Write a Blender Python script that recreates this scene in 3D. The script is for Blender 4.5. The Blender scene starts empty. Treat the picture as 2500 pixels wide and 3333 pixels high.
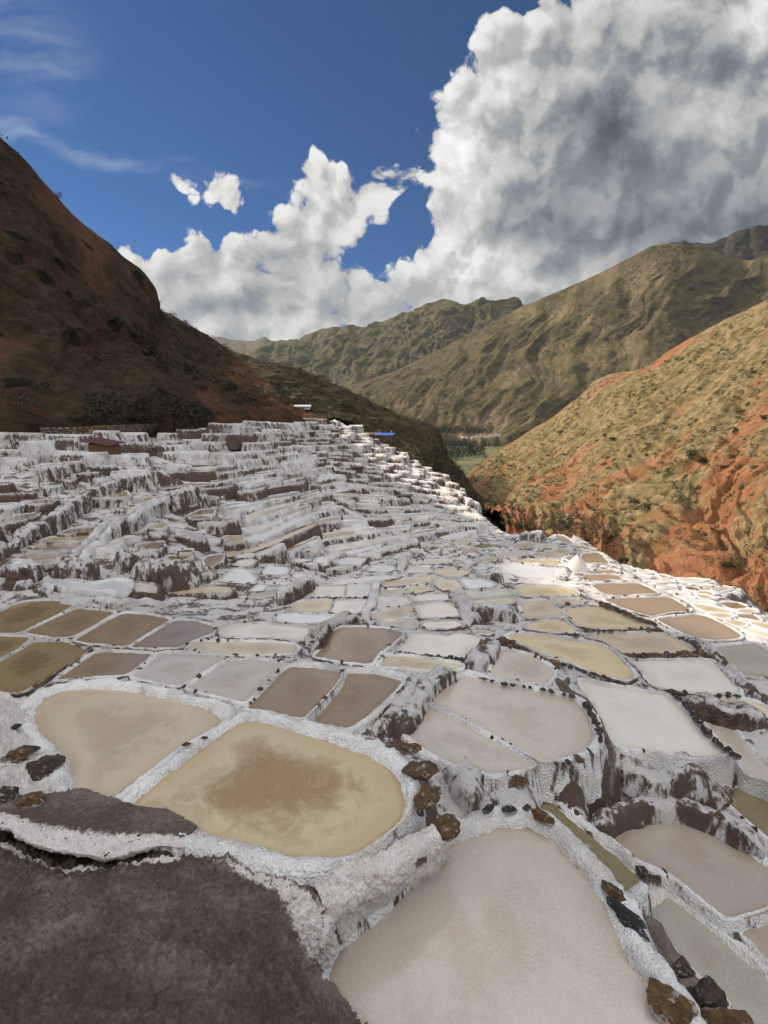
import bpy, math, random
import numpy as np
from mathutils.geometry import tessellate_polygon
from mathutils import Vector
R = math.radians
random.seed(7); rng = np.random.default_rng(7)
scene = bpy.context.scene
COL = scene.collection

# ---------------------------------------------------------------- camera, sky, sun, exposure
PITCH = 9.3; FPX = 1500.0
cam_d = bpy.data.cameras.new("camera"); cam = bpy.data.objects.new("camera", cam_d); COL.objects.link(cam)
cam_d.sensor_fit = 'VERTICAL'; cam_d.sensor_height = 36.0; cam_d.sensor_width = 36.0
cam_d.lens = 36.0 * FPX / 3333.0
cam_d.clip_start = 0.05; cam_d.clip_end = 60000
cam.location = (0, 0, 0); cam.rotation_euler = (R(90 - PITCH), 0, 0)
scene.camera = cam
SUN_AZ, SUN_EL = -60.0, 34.0          # degrees from straight ahead (+Y) towards the right, elevation
sd = bpy.data.lights.new("sun", 'SUN'); sd.energy = 5.0; sd.angle = R(0.6); sd.color = (1.0, 0.88, 0.72)
so = bpy.data.objects.new("sun", sd); COL.objects.link(so)
S = Vector((math.sin(R(SUN_AZ)) * math.cos(R(SUN_EL)), math.cos(R(SUN_AZ)) * math.cos(R(SUN_EL)), math.sin(R(SUN_EL))))
so.rotation_euler = S.to_track_quat('Z', 'Y').to_euler()
scene.view_settings.view_transform = 'Standard'; scene.view_settings.look = 'None'
scene.view_settings.exposure = 0.32; scene.view_settings.gamma = 1.0; scene.view_settings.use_curve_mapping = False
scene.render.engine = 'CYCLES'
scene.cycles.use_denoising = True
scene.cycles.max_bounces = 5; scene.cycles.diffuse_bounces = 3; scene.cycles.glossy_bounces = 2; scene.cycles.transmission_bounces = 2
scene.cycles.volume_bounces = 0; scene.cycles.transparent_max_bounces = 6

SP, CP = math.sin(R(PITCH)), math.cos(R(PITCH))
def ray(px, py):
    """direction of the line of sight through a pixel of the 2500 x 3333 photograph"""
    px = np.asarray(px, float); py = np.asarray(py, float)
    cx = (px - 1250) / FPX; cy = (1666.5 - py) / FPX
    return np.stack([cx, CP + cy * SP, -SP + cy * CP], -1)
def at_y(px, py, y):
    d = ray(px, py); return d * (np.asarray(y, float) / d[..., 1])[..., None]
def at_z(px, py, z):
    d = ray(px, py); return d * (np.asarray(z, float) / d[..., 2])[..., None]
V2 = 2500 / 1659.0                      # pixels measured on the 1659-wide view

# ---- node helpers
class NT:
    def __init__(s, tree): s.t = tree
    def n(s, typ, **kw):
        o = s.t.nodes.new(typ)
        for k, v in kw.items(): setattr(o, k, v)
        return o
    def put(s, sock, v):
        if hasattr(v, 'is_output'): s.t.links.new(v, sock)
        elif v is not None: sock.default_value = v
    def m(s, op, a, b=None, c=None, clamp=False):
        o = s.n('ShaderNodeMath', operation=op); o.use_clamp = clamp
        for i, v in enumerate((a, b, c)): s.put(o.inputs[i], v)
        return o.outputs[0]
    def v(s, op, a, b=None, scale=None):
        o = s.n('ShaderNodeVectorMath', operation=op)
        s.put(o.inputs[0], a)
        if b is not None: s.put(o.inputs[1], b)
        if scale is not None: s.put(o.inputs[3], scale)
        return o.outputs['Value'] if op in ('LENGTH', 'DOT_PRODUCT', 'DISTANCE') else o.outputs[0]
    def ss(s, x, lo, hi, a=0.0, b=1.0):
        o = s.n('ShaderNodeMapRange', interpolation_type='SMOOTHSTEP')
        s.put(o.inputs[0], x)
        for i, q in enumerate((lo, hi, a, b)): s.put(o.inputs[i + 1], q)
        return o.outputs[0]
    def lin(s, x, lo, hi, a=0.0, b=1.0):
        o = s.n('ShaderNodeMapRange'); s.put(o.inputs[0], x)
        for i, q in enumerate((lo, hi, a, b)): s.put(o.inputs[i + 1], q)
        return o.outputs[0]
    def mix(s, f, a, b, typ='MIX'):
        o = s.n('ShaderNodeMix', data_type='RGBA', blend_type=typ)
        s.put(o.inputs[0], f)
        for i, q in ((6, a), (7, b)):
            if isinstance(q, tuple) and len(q) == 3: q = q + (1,)
            s.put(o.inputs[i], q)
        return o.outputs[2]
    def noise(s, vec, sc, det=4.0, rough=0.55, dist=0.0, dim='3D', lac=2.0):
        o = s.n('ShaderNodeTexNoise', noise_dimensions=dim)
        s.put(o.inputs['Vector'], vec); o.inputs['Scale'].default_value = sc; o.inputs['Detail'].default_value = det
        o.inputs['Roughness'].default_value = rough; o.inputs['Distortion'].default_value = dist; o.inputs['Lacunarity'].default_value = lac
        return o.outputs[0]
    def vor(s, vec, sc, feat='F1', rnd=1.0, out='Distance', det=0.0, smooth=None, dim='3D'):
        o = s.n('ShaderNodeTexVoronoi', feature=feat, voronoi_dimensions=dim)
        s.put(o.inputs['Vector'], vec); o.inputs['Scale'].default_value = sc; o.inputs['Randomness'].default_value = rnd
        o.inputs['Detail'].default_value = det
        if smooth is not None: o.inputs['Smoothness'].default_value = smooth
        return o.outputs[out]
    def ramp(s, x, stops):
        o = s.n('ShaderNodeValToRGB'); s.put(o.inputs[0], x)
        e = o.color_ramp.elements
        e[0].position, e[0].color = stops[0][0], tuple(stops[0][1]) + (1,)
        e[1].position, e[1].color = stops[-1][0], tuple(stops[-1][1]) + (1,)
        for p, c in stops[1:-1]:
            q = e.new(p); q.color = tuple(c) + (1,)
        return o.outputs[0]
    def bump(s, h, strength=0.5, dist=0.1, normal=None):
        o = s.n('ShaderNodeBump'); s.put(o.inputs['Height'], h); o.inputs['Strength'].default_value = strength
        o.inputs['Distance'].default_value = dist
        if normal is not None: s.put(o.inputs['Normal'], normal)
        return o.outputs[0]

# ---- world: Nishita blue with procedural clouds in its directions
world = bpy.data.worlds.new("World"); scene.world = world; world.use_nodes = True
wt = world.node_tree; wt.nodes.clear(); W = NT(wt)
# cloud bodies: (x, y, rx, ry) measured in degrees-like tangent units, converted below from the 1659-wide view
BIG = [(1420, 300, 500, 380), (1640, 480, 500, 240), (1075, 260, 150, 140), (1120, 430, 190, 170), (1190, 130, 130, 130), (1290, 40, 130, 110),
       (1560, 20, 175, 160), (1010, 200, 60, 50), (960, 300, 55, 90), (985, 470, 90, 90), (960, 575, 110, 80), (1250, 560, 330, 110), (1450, 560, 400, 110),
       (700, 398, 62, 60), (752, 392, 42, 34), (872, 384, 54, 48), (812, 405, 66, 50), (690, 470, 90, 74), (752, 446, 76, 44), (640, 545, 128, 76),
       (720, 604, 86, 72), (575, 552, 76, 48), (500, 572, 100, 74), (330, 578, 78, 42), (275, 562, 52, 34), (425, 622, 154, 78), (600, 645, 220, 84),
       (470, 692, 250, 66), (800, 684, 290, 52), (930, 640, 135, 66), (1000, 660, 300, 66),
       (462, 408, 42, 18), (488, 424, 26, 17), (405, 398, 36, 8),
       (450, 730, 280, 52), (760, 725, 320, 60), (1150, 640, 300, 90)]
DARK = [(1640, 490, 330, 110), (1320, 300, 160, 150), (1000, 690, 200, 22), (1420, 470, 320, 130), (1220, 480, 160, 110), (1540, 140, 90, 90), (500, 665, 220, 62), (720, 662, 190, 56), (620, 600, 60, 40), (900, 690, 160, 30),
        (560, 610, 90, 40), (1250, 120, 60, 60), (1480, 210, 60, 50)]
LITE = [(1480, 250, 130, 90), (1260, 140, 50, 60), (1050, 560, 140, 60), (420, 590, 80, 40), (1040, 690, 200, 26), (560, 715, 160, 25), (1150, 610, 130, 26), (1620, 40, 80, 60), (1000, 380, 60, 160), (1090, 200, 90, 60)]
def uv(px, py):
    d = ray(px * V2, py * V2); return d[..., 0] / d[..., 1], d[..., 2] / d[..., 1]
def blob_uv(b):
    u, v = uv(b[0], b[1]); u2, _ = uv(b[0] + b[2], b[1]); _, v2 = uv(b[0], b[1] - b[3])
    return u, v, abs(u2 - u), abs(v2 - v)
def field_group(name, blobs):
    g = bpy.data.node_groups.new(name, 'ShaderNodeTree')
    g.interface.new_socket('UV', in_out='INPUT', socket_type='NodeSocketVector')
    g.interface.new_socket('F', in_out='OUTPUT', socket_type='NodeSocketFloat')
    G_ = NT(g); gi = G_.n('NodeGroupInput'); go = G_.n('NodeGroupOutput'); acc = None
    for b in blobs:
        u, v, ru, rv = blob_uv(b)
        m = G_.v('MULTIPLY', G_.v('SUBTRACT', gi.outputs[0], (u, v, 0)), (1 / ru, 1 / rv, 0))
        f = G_.m('MULTIPLY', G_.m('SUBTRACT', 1.0, G_.v('LENGTH', m)), min(ru, rv))
        acc = f if acc is None else G_.m('SMOOTH_MAX', acc, f, 0.03)
    g.links.new(acc, go.inputs[0]); return g
gB, gD, gL = field_group('cloud_bodies', BIG), field_group('cloud_undersides', DARK), field_group('cloud_crowns', LITE)
tc = W.n('ShaderNodeTexCoord'); gen = tc.outputs['Generated']
sx = W.n('ShaderNodeSeparateXYZ'); wt.links.new(gen, sx.inputs[0])
yy = W.m('MAXIMUM', sx.outputs[1], 0.02)
cxy = W.n('ShaderNodeCombineXYZ'); W.put(cxy.inputs[0], W.m('DIVIDE', sx.outputs[0], yy)); W.put(cxy.inputs[1], W.m('DIVIDE', sx.outputs[2], yy))
UV = cxy.outputs[0]
def grp(g, vec):
    o = W.n('ShaderNodeGroup'); o.node_tree = g; W.put(o.inputs[0], vec); return o.outputs[0]
wn = W.n('ShaderNodeTexNoise', noise_dimensions='2D'); W.put(wn.inputs['Vector'], UV); wn.inputs['Scale'].default_value = 5.0; wn.inputs['Detail'].default_value = 4
warp = W.v('SCALE', W.v('SUBTRACT', wn.outputs['Color'], (0.5, 0.5, 0.5)), scale=0.07)
UVw = W.v('ADD', UV, warp)
def puffs(vec):
    a = W.m('SUBTRACT', 0.50, W.vor(vec, 12.0, 'F1', det=4.0, dim='2D'))
    b = W.m('SUBTRACT', W.noise(vec, 7.0, 6.0, 0.6, dim='2D'), 0.5)
    return W.m('ADD', W.m('MULTIPLY', a, 0.050), W.m('MULTIPLY', b, 0.062))
LX, LY = -0.020, 0.026
FB = grp(gB, UVw); p0 = puffs(UVw); p1 = puffs(W.v('ADD', UVw, (LX, LY, 0)))
F0 = W.m('ADD', FB, p0); F2 = FB
mask = W.ss(F0, -0.014, -0.002)
small = W.ss(W.m('SUBTRACT', p0, p1), -0.026, 0.026)
depth = W.ss(F2, 0.0, 0.36)
darkf = W.ss(W.m('ADD', grp(gD, UVw), W.m('MULTIPLY', W.m('SUBTRACT', W.noise(UV, 5.0, 4, 0.55, dim='2D'), 0.5), 0.22)), -0.13, 0.20)
litef = W.ss(W.m('ADD', grp(gL, UVw), W.m('MULTIPLY', W.m('SUBTRACT', W.noise(UV, 9.0, 5, 0.62, dim='2D'), 0.5), 0.20)), -0.03, 0.07)
edge = W.ss(F0, 0.09, 0.0)
sk = W.m('MULTIPLY', W.lin(depth, 0, 1, 0.40, 0.10), small); br = W.m('ADD', W.lin(depth, 0, 1, .25, .25), sk)
br = W.m('ADD', br, W.m('MULTIPLY', W.m('SUBTRACT', 1.0, depth), 0.10))
br = W.m('ADD', br, W.m('MULTIPLY', edge, 0.16))
br = W.m('MULTIPLY', br, W.m('SUBTRACT', 1.0, W.m('MULTIPLY', darkf, 0.76)))
br = W.m('ADD', br, W.m('MULTIPLY', litef, 0.27))
fine = W.m('ADD', 0.94, W.m('MULTIPLY', W.noise(UV, 22.0, 3, 0.6, dim='2D'), 0.12))
br = W.m('MULTIPLY', br, fine)
ccol = W.mix(W.ss(br, 0.12, 0.5), (0.86, 0.97, 1.12, 1), (1.0, 0.99, 0.965, 1))
ccol = W.v('MULTIPLY', ccol, W.n('ShaderNodeCombineColor').outputs[0]) if False else ccol
skyn = W.n('ShaderNodeTexSky', sky_type='NISHITA'); skyn.sun_disc = False
skyn.sun_elevation = R(SUN_EL); skyn.sun_rotation = R(SUN_AZ); skyn.altitude = 3300; skyn.air_density = 1.0; skyn.dust_density = 0.3; skyn.ozone_density = 2.0
SKY_S = 0.10; CLOUD_GAIN = 0.80
blue = W.mix(1.0, skyn.outputs[0], (0.19, 0.44, 0.66, 1), 'MULTIPLY')
# cirrus veil, stretched wisps high on the left
mp = W.n('ShaderNodeMapping'); W.put(mp.inputs[0], UVw); mp.inputs['Rotation'].default_value = (0, 0, R(19)); mp.inputs['Scale'].default_value = (1.6, 9.0, 1)
ci = W.noise(mp.outputs[0], 2.2, 5, 0.6, dim='2D')
def streak(x0, y0, x1, y1, wd):
    (a, b), (c, d) = uv(x0, y0), uv(x1, y1); L = math.hypot(c - a, d - b); ux, uy = (c - a) / L, (d - b) / L
    p = W.v('SUBTRACT', UVw, (a, b, 0)); t_ = W.m('DIVIDE', W.v('DOT_PRODUCT', p, (ux, uy, 0)), L); q = W.m('ABSOLUTE', W.v('DOT_PRODUCT', p, (-uy, ux, 0)))
    e = W.m('MULTIPLY', W.ss(t_, -0.1, 0.1), W.ss(t_, 1.15, 0.6))
    return W.m('MULTIPLY', W.ss(q, wd, 0.0), e)
cm = W.m('MAXIMUM', streak(-60, 262, 420, 398, 0.030), W.m('MULTIPLY', streak(-40, 50, 190, 200, 0.16), 0.6))
cm = W.m('MAXIMUM', cm, W.m('MULTIPLY', streak(350, 350, 640, 420, 0.016), 0.3))
cm = W.m('MULTIPLY', cm, W.ss(ci, 0.30, 0.72)); cm = W.m('MULTIPLY', cm, 0.40)
blue = W.mix(cm, blue, (4.6, 5.0, 5.6, 1))
cloudcol = W.v('SCALE', ccol, scale=W.m('MULTIPLY', br, 9.6 * CLOUD_GAIN))
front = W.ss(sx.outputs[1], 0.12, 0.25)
# cumulus goes on unseen overhead and behind, made brighter to light the shaded foreground
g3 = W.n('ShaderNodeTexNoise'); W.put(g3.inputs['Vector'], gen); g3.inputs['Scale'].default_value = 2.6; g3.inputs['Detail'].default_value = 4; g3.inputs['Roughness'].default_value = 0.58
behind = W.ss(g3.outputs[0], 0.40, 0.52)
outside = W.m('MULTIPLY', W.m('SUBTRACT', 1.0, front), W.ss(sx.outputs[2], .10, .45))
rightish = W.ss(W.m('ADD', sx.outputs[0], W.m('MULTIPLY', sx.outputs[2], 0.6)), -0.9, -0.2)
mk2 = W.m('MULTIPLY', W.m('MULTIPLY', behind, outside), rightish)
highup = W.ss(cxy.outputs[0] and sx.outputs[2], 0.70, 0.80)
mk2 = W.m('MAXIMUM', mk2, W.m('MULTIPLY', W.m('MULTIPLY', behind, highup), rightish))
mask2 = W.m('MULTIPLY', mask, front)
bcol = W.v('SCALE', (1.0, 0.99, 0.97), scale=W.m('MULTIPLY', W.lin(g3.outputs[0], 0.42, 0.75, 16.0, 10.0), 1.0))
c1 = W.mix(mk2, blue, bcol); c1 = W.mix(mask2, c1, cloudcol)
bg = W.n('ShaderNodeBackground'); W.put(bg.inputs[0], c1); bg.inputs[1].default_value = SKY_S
wo = W.n('ShaderNodeOutputWorld'); wt.links.new(bg.outputs[0], wo.inputs[0])
world.cycles.sampling_method = 'MANUAL'; world.cycles.sample_map_resolution = 512

# ---------------------------------------------------------------- numpy noise
_perm = np.random.default_rng(3).permutation(256); _perm = np.concatenate([_perm, _perm, _perm])
_g3 = np.random.default_rng(4).normal(size=(256, 3)); _g3 /= np.linalg.norm(_g3, axis=1)[:, None]
def perlin(p):
    p = np.asarray(p, float); i = np.floor(p).astype(int); f = p - i; i &= 255; u = f * f * f * (f * (f * 6 - 15) + 10); r = 0
    for a in (0, 1):
        for b in (0, 1):
            for c in (0, 1):
                h = _perm[_perm[_perm[i[..., 0] + a] + i[..., 1] + b] + i[..., 2] + c]
                g = _g3[h]; d = (g[..., 0] * (f[..., 0] - a) + g[..., 1] * (f[..., 1] - b) + g[..., 2] * (f[..., 2] - c))
                w = (u[..., 0] if a else 1 - u[..., 0]) * (u[..., 1] if b else 1 - u[..., 1]) * (u[..., 2] if c else 1 - u[..., 2])
                r = r + w * d
    return r * 1.5
def fbm(p, octv=4, gain=0.5):
    a, s, r = 1.0, 0.0, 0
    p = np.asarray(p, float)
    for k in range(octv):
        r = r + a * perlin(p + k * 17.3); s += a; a *= gain; p = p * 2.03
    return r / s
def ridged(p, octv=4, gain=0.5):
    a, s, r = 1.0, 0.0, 0
    p = np.asarray(p, float)
    for k in range(octv):
        r = r + a * (1 - 2 * np.abs(perlin(p + k * 11.7))); s += a; a *= gain; p = p * 2.1
    return r / s

def mesh(name, V, F, mats, smooth=True, attr=None, mat_idx=None):
    me = bpy.data.meshes.new(name)
    V = np.asarray(V, np.float32)
    if isinstance(F, np.ndarray) and F.ndim == 2:
        k = F.shape[1]; me.vertices.add(len(V)); me.vertices.foreach_set('co', V.ravel())
        me.loops.add(F.size); me.loops.foreach_set('vertex_index', F.astype(np.int32).ravel())
        me.polygons.add(len(F)); me.polygons.foreach_set('loop_start', np.arange(0, F.size, k, dtype=np.int32))
        me.polygons.foreach_set('loop_total', np.full(len(F), k, np.int32))
    else:
        me.from_pydata([tuple(map(float, v)) for v in V], [], [tuple(map(int, f)) for f in F])
    for m in (mats if isinstance(mats, (list, tuple)) else [mats]): me.materials.append(m)
    if mat_idx is not None: me.polygons.foreach_set('material_index', np.asarray(mat_idx, np.int32))
    me.polygons.foreach_set('use_smooth', np.full(len(me.polygons), smooth, bool))
    if attr:
        for k, a in attr.items():
            at = me.attributes.new(k, 'FLOAT', 'POINT'); at.data.foreach_set('value', np.asarray(a, np.float32))
    me.update(calc_edges=True); me.validate()
    return me
def link(name, me, parent=None, loc=None, rot=None, scale=None, color=None, **props):
    o = bpy.data.objects.new(name, me); COL.objects.link(o)
    if parent is not None: o.parent = parent
    if loc is not None: o.location = [float(q) for q in loc]
    if rot is not None: o.rotation_euler = [float(q) for q in rot]
    if scale is not None: o.scale = [float(q) for q in scale]
    if color is not None: o.color = [float(q) for q in color]
    for k, v in props.items():
        if v is not None: o[k] = v
    return o
def grid_faces(nu, nv, closed=False, off=0):
    """nu columns, nv rows; vertex index = row*nu + col"""
    c = np.arange(nu if closed else nu - 1); r = np.arange(nv - 1); C, Rr = np.meshgrid(c, r)
    a = Rr * nu + C; b = Rr * nu + (C + 1) % nu; d = a + nu; e = b + nu
    return np.stack([a.ravel(), b.ravel(), e.ravel(), d.ravel()], 1) + off
# ---------------------------------------------------------------- materials
def newmat(name):
    m = bpy.data.materials.new(name); m.use_nodes = True; m.node_tree.nodes.clear(); N = NT(m.node_tree)
    p = N.n('ShaderNodeBsdfPrincipled'); o = N.n('ShaderNodeOutputMaterial'); m.node_tree.links.new(p.outputs[0], o.inputs[0])
    return m, N, p
def pos(N):
    return N.n('ShaderNodeNewGeometry').outputs['Position']
def stretch(N, v, s):
    return N.v('MULTIPLY', v, s)
def nz(N):
    g = N.n('ShaderNodeNewGeometry'); s = N.n('ShaderNodeSeparateXYZ'); N.put(s.inputs[0], g.outputs['Normal']); return s.outputs[2]
def ocol(N):
    o = N.n('ShaderNodeObjectInfo'); return o.outputs['Color'], o.outputs['Alpha']
def attr(N, name):
    return N.n('ShaderNodeAttribute', attribute_name=name).outputs['Fac']

# salt crust: white, with brown run-off streaks on steep faces; object alpha = how dirty
M_salt, N, p = newmat('salt_crust')
P_ = pos(N); z_ = nz(N); _, dirt = ocol(N)
steep = N.ss(z_, 0.80, 0.25)
str1 = N.noise(stretch(N, P_, (3.2, 3.2, 0.55)), 1.0, 6, 0.65, 0.4)
str2 = N.noise(stretch(N, P_, (11, 11, 1.6)), 1.0, 5, 0.7)
big = N.noise(P_, 0.35, 3, 0.5)
big2 = N.noise(P_, 1.1, 4, 0.6)
drv = N.m('ADD', N.m('MULTIPLY', str1, 0.5), N.m('ADD', N.m('MULTIPLY', str2, 0.3), N.m('MULTIPLY', big, 0.50)))
thr = N.m('ADD', N.m('SUBTRACT', 0.845, N.m('MULTIPLY', dirt, 0.24)), N.m('MULTIPLY', steep, -0.135))
mk = N.ss(N.m('SUBTRACT', drv, thr), -0.03, 0.05)
white = N.mix(N.ss(N.m('ADD', big2, N.m('MULTIPLY', N.m('SUBTRACT', .25, dirt), .45)), .3, .7), (0.47, 0.44, 0.425, 1), (0.82, 0.81, 0.80, 1))
white = N.mix(N.ss(N.noise(P_, 2.3, 3), 0.5, 0.75), white, (0.66, 0.58, 0.53, 1))
br_ = N.mix(N.ss(N.noise(P_, 6.0, 5, .7), .3, .7), (0.038, 0.022, 0.014, 1), (0.165, 0.110, 0.080, 1))
fl = N.noise(P_, 28.0, 3, 0.7)
speck = N.ss(fl, 0.62, 0.72)
c = N.mix(mk, white, br_)
c = N.mix(N.m('MULTIPLY', speck, 0.5), c, (0.25, 0.18, 0.15, 1))
N.put(p.inputs['Base Color'], c); p.inputs['Roughness'].default_value = 0.75
h = N.m('ADD', N.m('MULTIPLY', N.vor(P_, 30, 'SMOOTH_F1', smooth=0.3), -0.9), N.m('MULTIPLY', N.noise(P_, 9, 7, 0.7), 1.0))
h = N.m('SUBTRACT', h, N.m('MULTIPLY', mk, 0.25))
N.put(p.inputs['Normal'], N.bump(h, 0.8, 0.05))

# wet earth with salt bloom; attribute crust = how far the crust has grown over it
M_earth, N, p = newmat('brown_earth')
P_ = pos(N); cr = attr(N, 'crust')
n1 = N.noise(P_, 2.6, 7, 0.7); n2 = N.noise(P_, 17, 6, 0.75); n3 = N.noise(P_, 70, 3, 0.6)
soil = N.mix(n2, (0.026, 0.016, 0.011, 1), (0.130, 0.092, 0.072, 1))
soil = N.mix(N.ss(N.m('ADD', N.m('MULTIPLY', N.noise(P_, 1.1, 5, .6), .45), N.m('ADD', N.m('MULTIPLY', n1, .25), N.m('MULTIPLY', n2, .30))), 0.43, 0.66), soil, (0.225, 0.180, 0.165, 1))
cells = N.vor(N.v('ADD', P_, N.v('SCALE', (1, 1, 1), scale=N.m('MULTIPLY', N.noise(P_, 20, 3), .06))), 48, 'SMOOTH_F1', smooth=0.5)
cw = N.mix(N.noise(P_, 5, 4), (0.50, 0.43, 0.40, 1), (0.82, 0.80, 0.78, 1))
cw = N.mix(N.m('MULTIPLY', N.ss(cells, 0.40, 0.75), .45), cw, (0.34, 0.28, 0.25, 1))
mk = N.ss(N.m('ADD', cr, N.m('MULTIPLY', N.m('SUBTRACT', n2, 0.5), 0.9)), 0.40, 0.62)
c = N.mix(mk, soil, cw)
c = N.mix(N.ss(n3, 0.68, 0.75), c, (0.30, 0.24, 0.16, 1))
N.put(p.inputs['Base Color'], c); p.inputs['Roughness'].default_value = 0.85
N.put(p.inputs['Normal'], N.bump(N.m('ADD', N.m('MULTIPLY', cells, N.m('MULTIPLY', mk, -0.4)), N.m('ADD', n2, N.m('MULTIPLY', n3, .6))), .6, 0.026))

# ground between the pans
M_ground, N, p = newmat('pan_ground')
P_ = pos(N); z_ = nz(N)
n1 = N.noise(stretch(N, P_, (1, 1, .4)), 1.3, 6, 0.62, 0.5); n2 = N.noise(stretch(N, P_, (1, 1, .3)), 8, 6, 0.7)
br_ = N.mix(n2, (0.045, 0.027, 0.018, 1), (0.19, 0.135, 0.105, 1))
wh = N.mix(n2, (0.50, 0.46, 0.45, 1), (0.80, 0.78, 0.77, 1))
f = N.m('ADD', N.m('MULTIPLY', n1, 0.62), N.m('MULTIPLY', n2, 0.38))
f = N.m('SUBTRACT', f, N.m('MULTIPLY', N.ss(z_, 0.85, 0.4), 0.05))
c = N.mix(N.ss(f, 0.447, 0.512), br_, wh)
N.put(p.inputs['Base Color'], c); p.inputs['Roughness'].default_value = 0.85
N.put(p.inputs['Normal'], N.bump(N.m('ADD', n2, N.noise(P_, 30, 4, .7)), 0.9, 0.06))

# brine: object colour = tint, object alpha = how patchy; attribute edge = distance from the shore
M_brine, N, p = newmat('brine')
P_ = pos(N); oc, oa = ocol(N); ed = attr(N, 'edge')
n1 = N.noise(P_, 0.55, 5, 0.55, 0.6); n2 = N.noise(P_, 2.4, 7, 0.68, 0.5); n3 = N.noise(P_, 38, 4, 0.85)
pm = N.m('ADD', N.m('MULTIPLY', n1, 0.5), N.m('MULTIPLY', n2, 0.5))
pm = N.m('ADD', pm, N.m('MULTIPLY', N.m('SUBTRACT', ed, 0.38), N.m('ADD', .12, N.m('MULTIPLY', oa, .30))))
patch = N.m('MULTIPLY', N.ss(N.m('ADD', pm, N.m('MULTIPLY', N.ss(oa, .85, 1.0), .05)), 0.465, 0.655), oa)
dk = N.mix(1.0, oc, (0.58, 0.45, 0.33, 1), 'MULTIPLY')
c = N.mix(patch, oc, dk)
c = N.mix(N.m('MULTIPLY', N.ss(n2, 0.50, 0.75), 0.35), c, N.mix(1.0, oc, (1.22, 1.22, 1.24, 1), 'MULTIPLY'))
shore = N.ss(N.m('ADD', ed, N.m('MULTIPLY', N.m('SUBTRACT', n2, 0.5), 0.08)), 0.085, 0.01)
rim_b = N.m('MULTIPLY', N.ss(N.m('ADD', ed, N.m('MULTIPLY', N.m('SUBTRACT', n1, 0.5), 1.1)), .34, .02), .42)
c = N.mix(rim_b, c, N.mix(1.0, oc, (0.74, 0.63, 0.52, 1), 'MULTIPLY'))
c = N.mix(N.m('MULTIPLY', shore, 0.85), c, N.mix(1.0, oc, (0.66, 0.52, 0.38, 1), 'MULTIPLY'))
c = N.mix(N.m('MULTIPLY', N.ss(n3, 0.5, 0.75), 0.34), c, (0.75, 0.73, 0.72, 1))
c = N.mix(N.m('MULTIPLY', N.ss(n3, 0.5, 0.25), 0.22), c, (0.10, 0.07, 0.05, 1))
N.put(p.inputs['Base Color'], c)
N.put(p.inputs['Roughness'], N.lin(n2, 0.3, 0.7, 0.05, 0.24)); p.inputs['IOR'].default_value = 1.5; p.inputs['Coat Weight'].default_value = 0.7; p.inputs['Coat Roughness'].default_value = 0.10; p.inputs['Coat IOR'].default_value = 1.45
N.put(p.inputs['Normal'], N.bump(N.m('ADD', N.noise(stretch(N, P_, (1, 2.2, 1)), 14, 3, 0.6), N.m('MULTIPLY', n3, 0.3)), 0.22, 0.012))

def rockmat(name, a, b, sc=6):
    m, N, p = newmat(name)
    tcn = N.n('ShaderNodeTexCoord').outputs['Object']; oi = N.n('ShaderNodeObjectInfo')
    v = N.v('ADD', tcn, N.v('SCALE', (1, 1.7, 2.3), scale=N.m('MULTIPLY', oi.outputs['Random'], 40)))
    n = N.noise(v, sc * .5, 6, 0.65, .6); c = N.mix(N.ss(n, .35, .65), a, b)
    c = N.mix(N.ss(N.noise(v, sc * .35, 6, .75), .55, .62), c, (0.62, 0.58, 0.55, 1))
    sz_ = N.n('ShaderNodeSeparateXYZ'); N.put(sz_.inputs[0], tcn); c = N.mix(N.ss(N.m('ADD', sz_.outputs[2], N.m('MULTIPLY', N.m('SUBTRACT', N.noise(v, 2.5, 4), .5), 1.2)), -.05, -.30), c, (0.66, 0.62, 0.60, 1))
    c = N.mix(N.lin(oi.outputs['Random'], 0, 1, 0, .45), c, (0.05, 0.035, 0.03, 1))
    N.put(p.inputs['Base Color'], c); p.inputs['Roughness'].default_value = .8
    N.put(p.inputs['Normal'], N.bump(n, 1.0, 0.15)); return m
M_ochre = rockmat('ochre_stone', (0.11, 0.055, 0.018, 1), (0.24, 0.135, 0.045, 1))
M_dark = rockmat('dark_stone', (0.035, 0.022, 0.018, 1), (0.13, 0.09, 0.07, 1))
M_slate = rockmat('slate_stone', (0.022, 0.024, 0.028, 1), (0.06, 0.062, 0.068, 1))
M_pale = rockmat('pale_stone', (0.20, 0.14, 0.09, 1), (0.42, 0.34, 0.26, 1))

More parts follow.
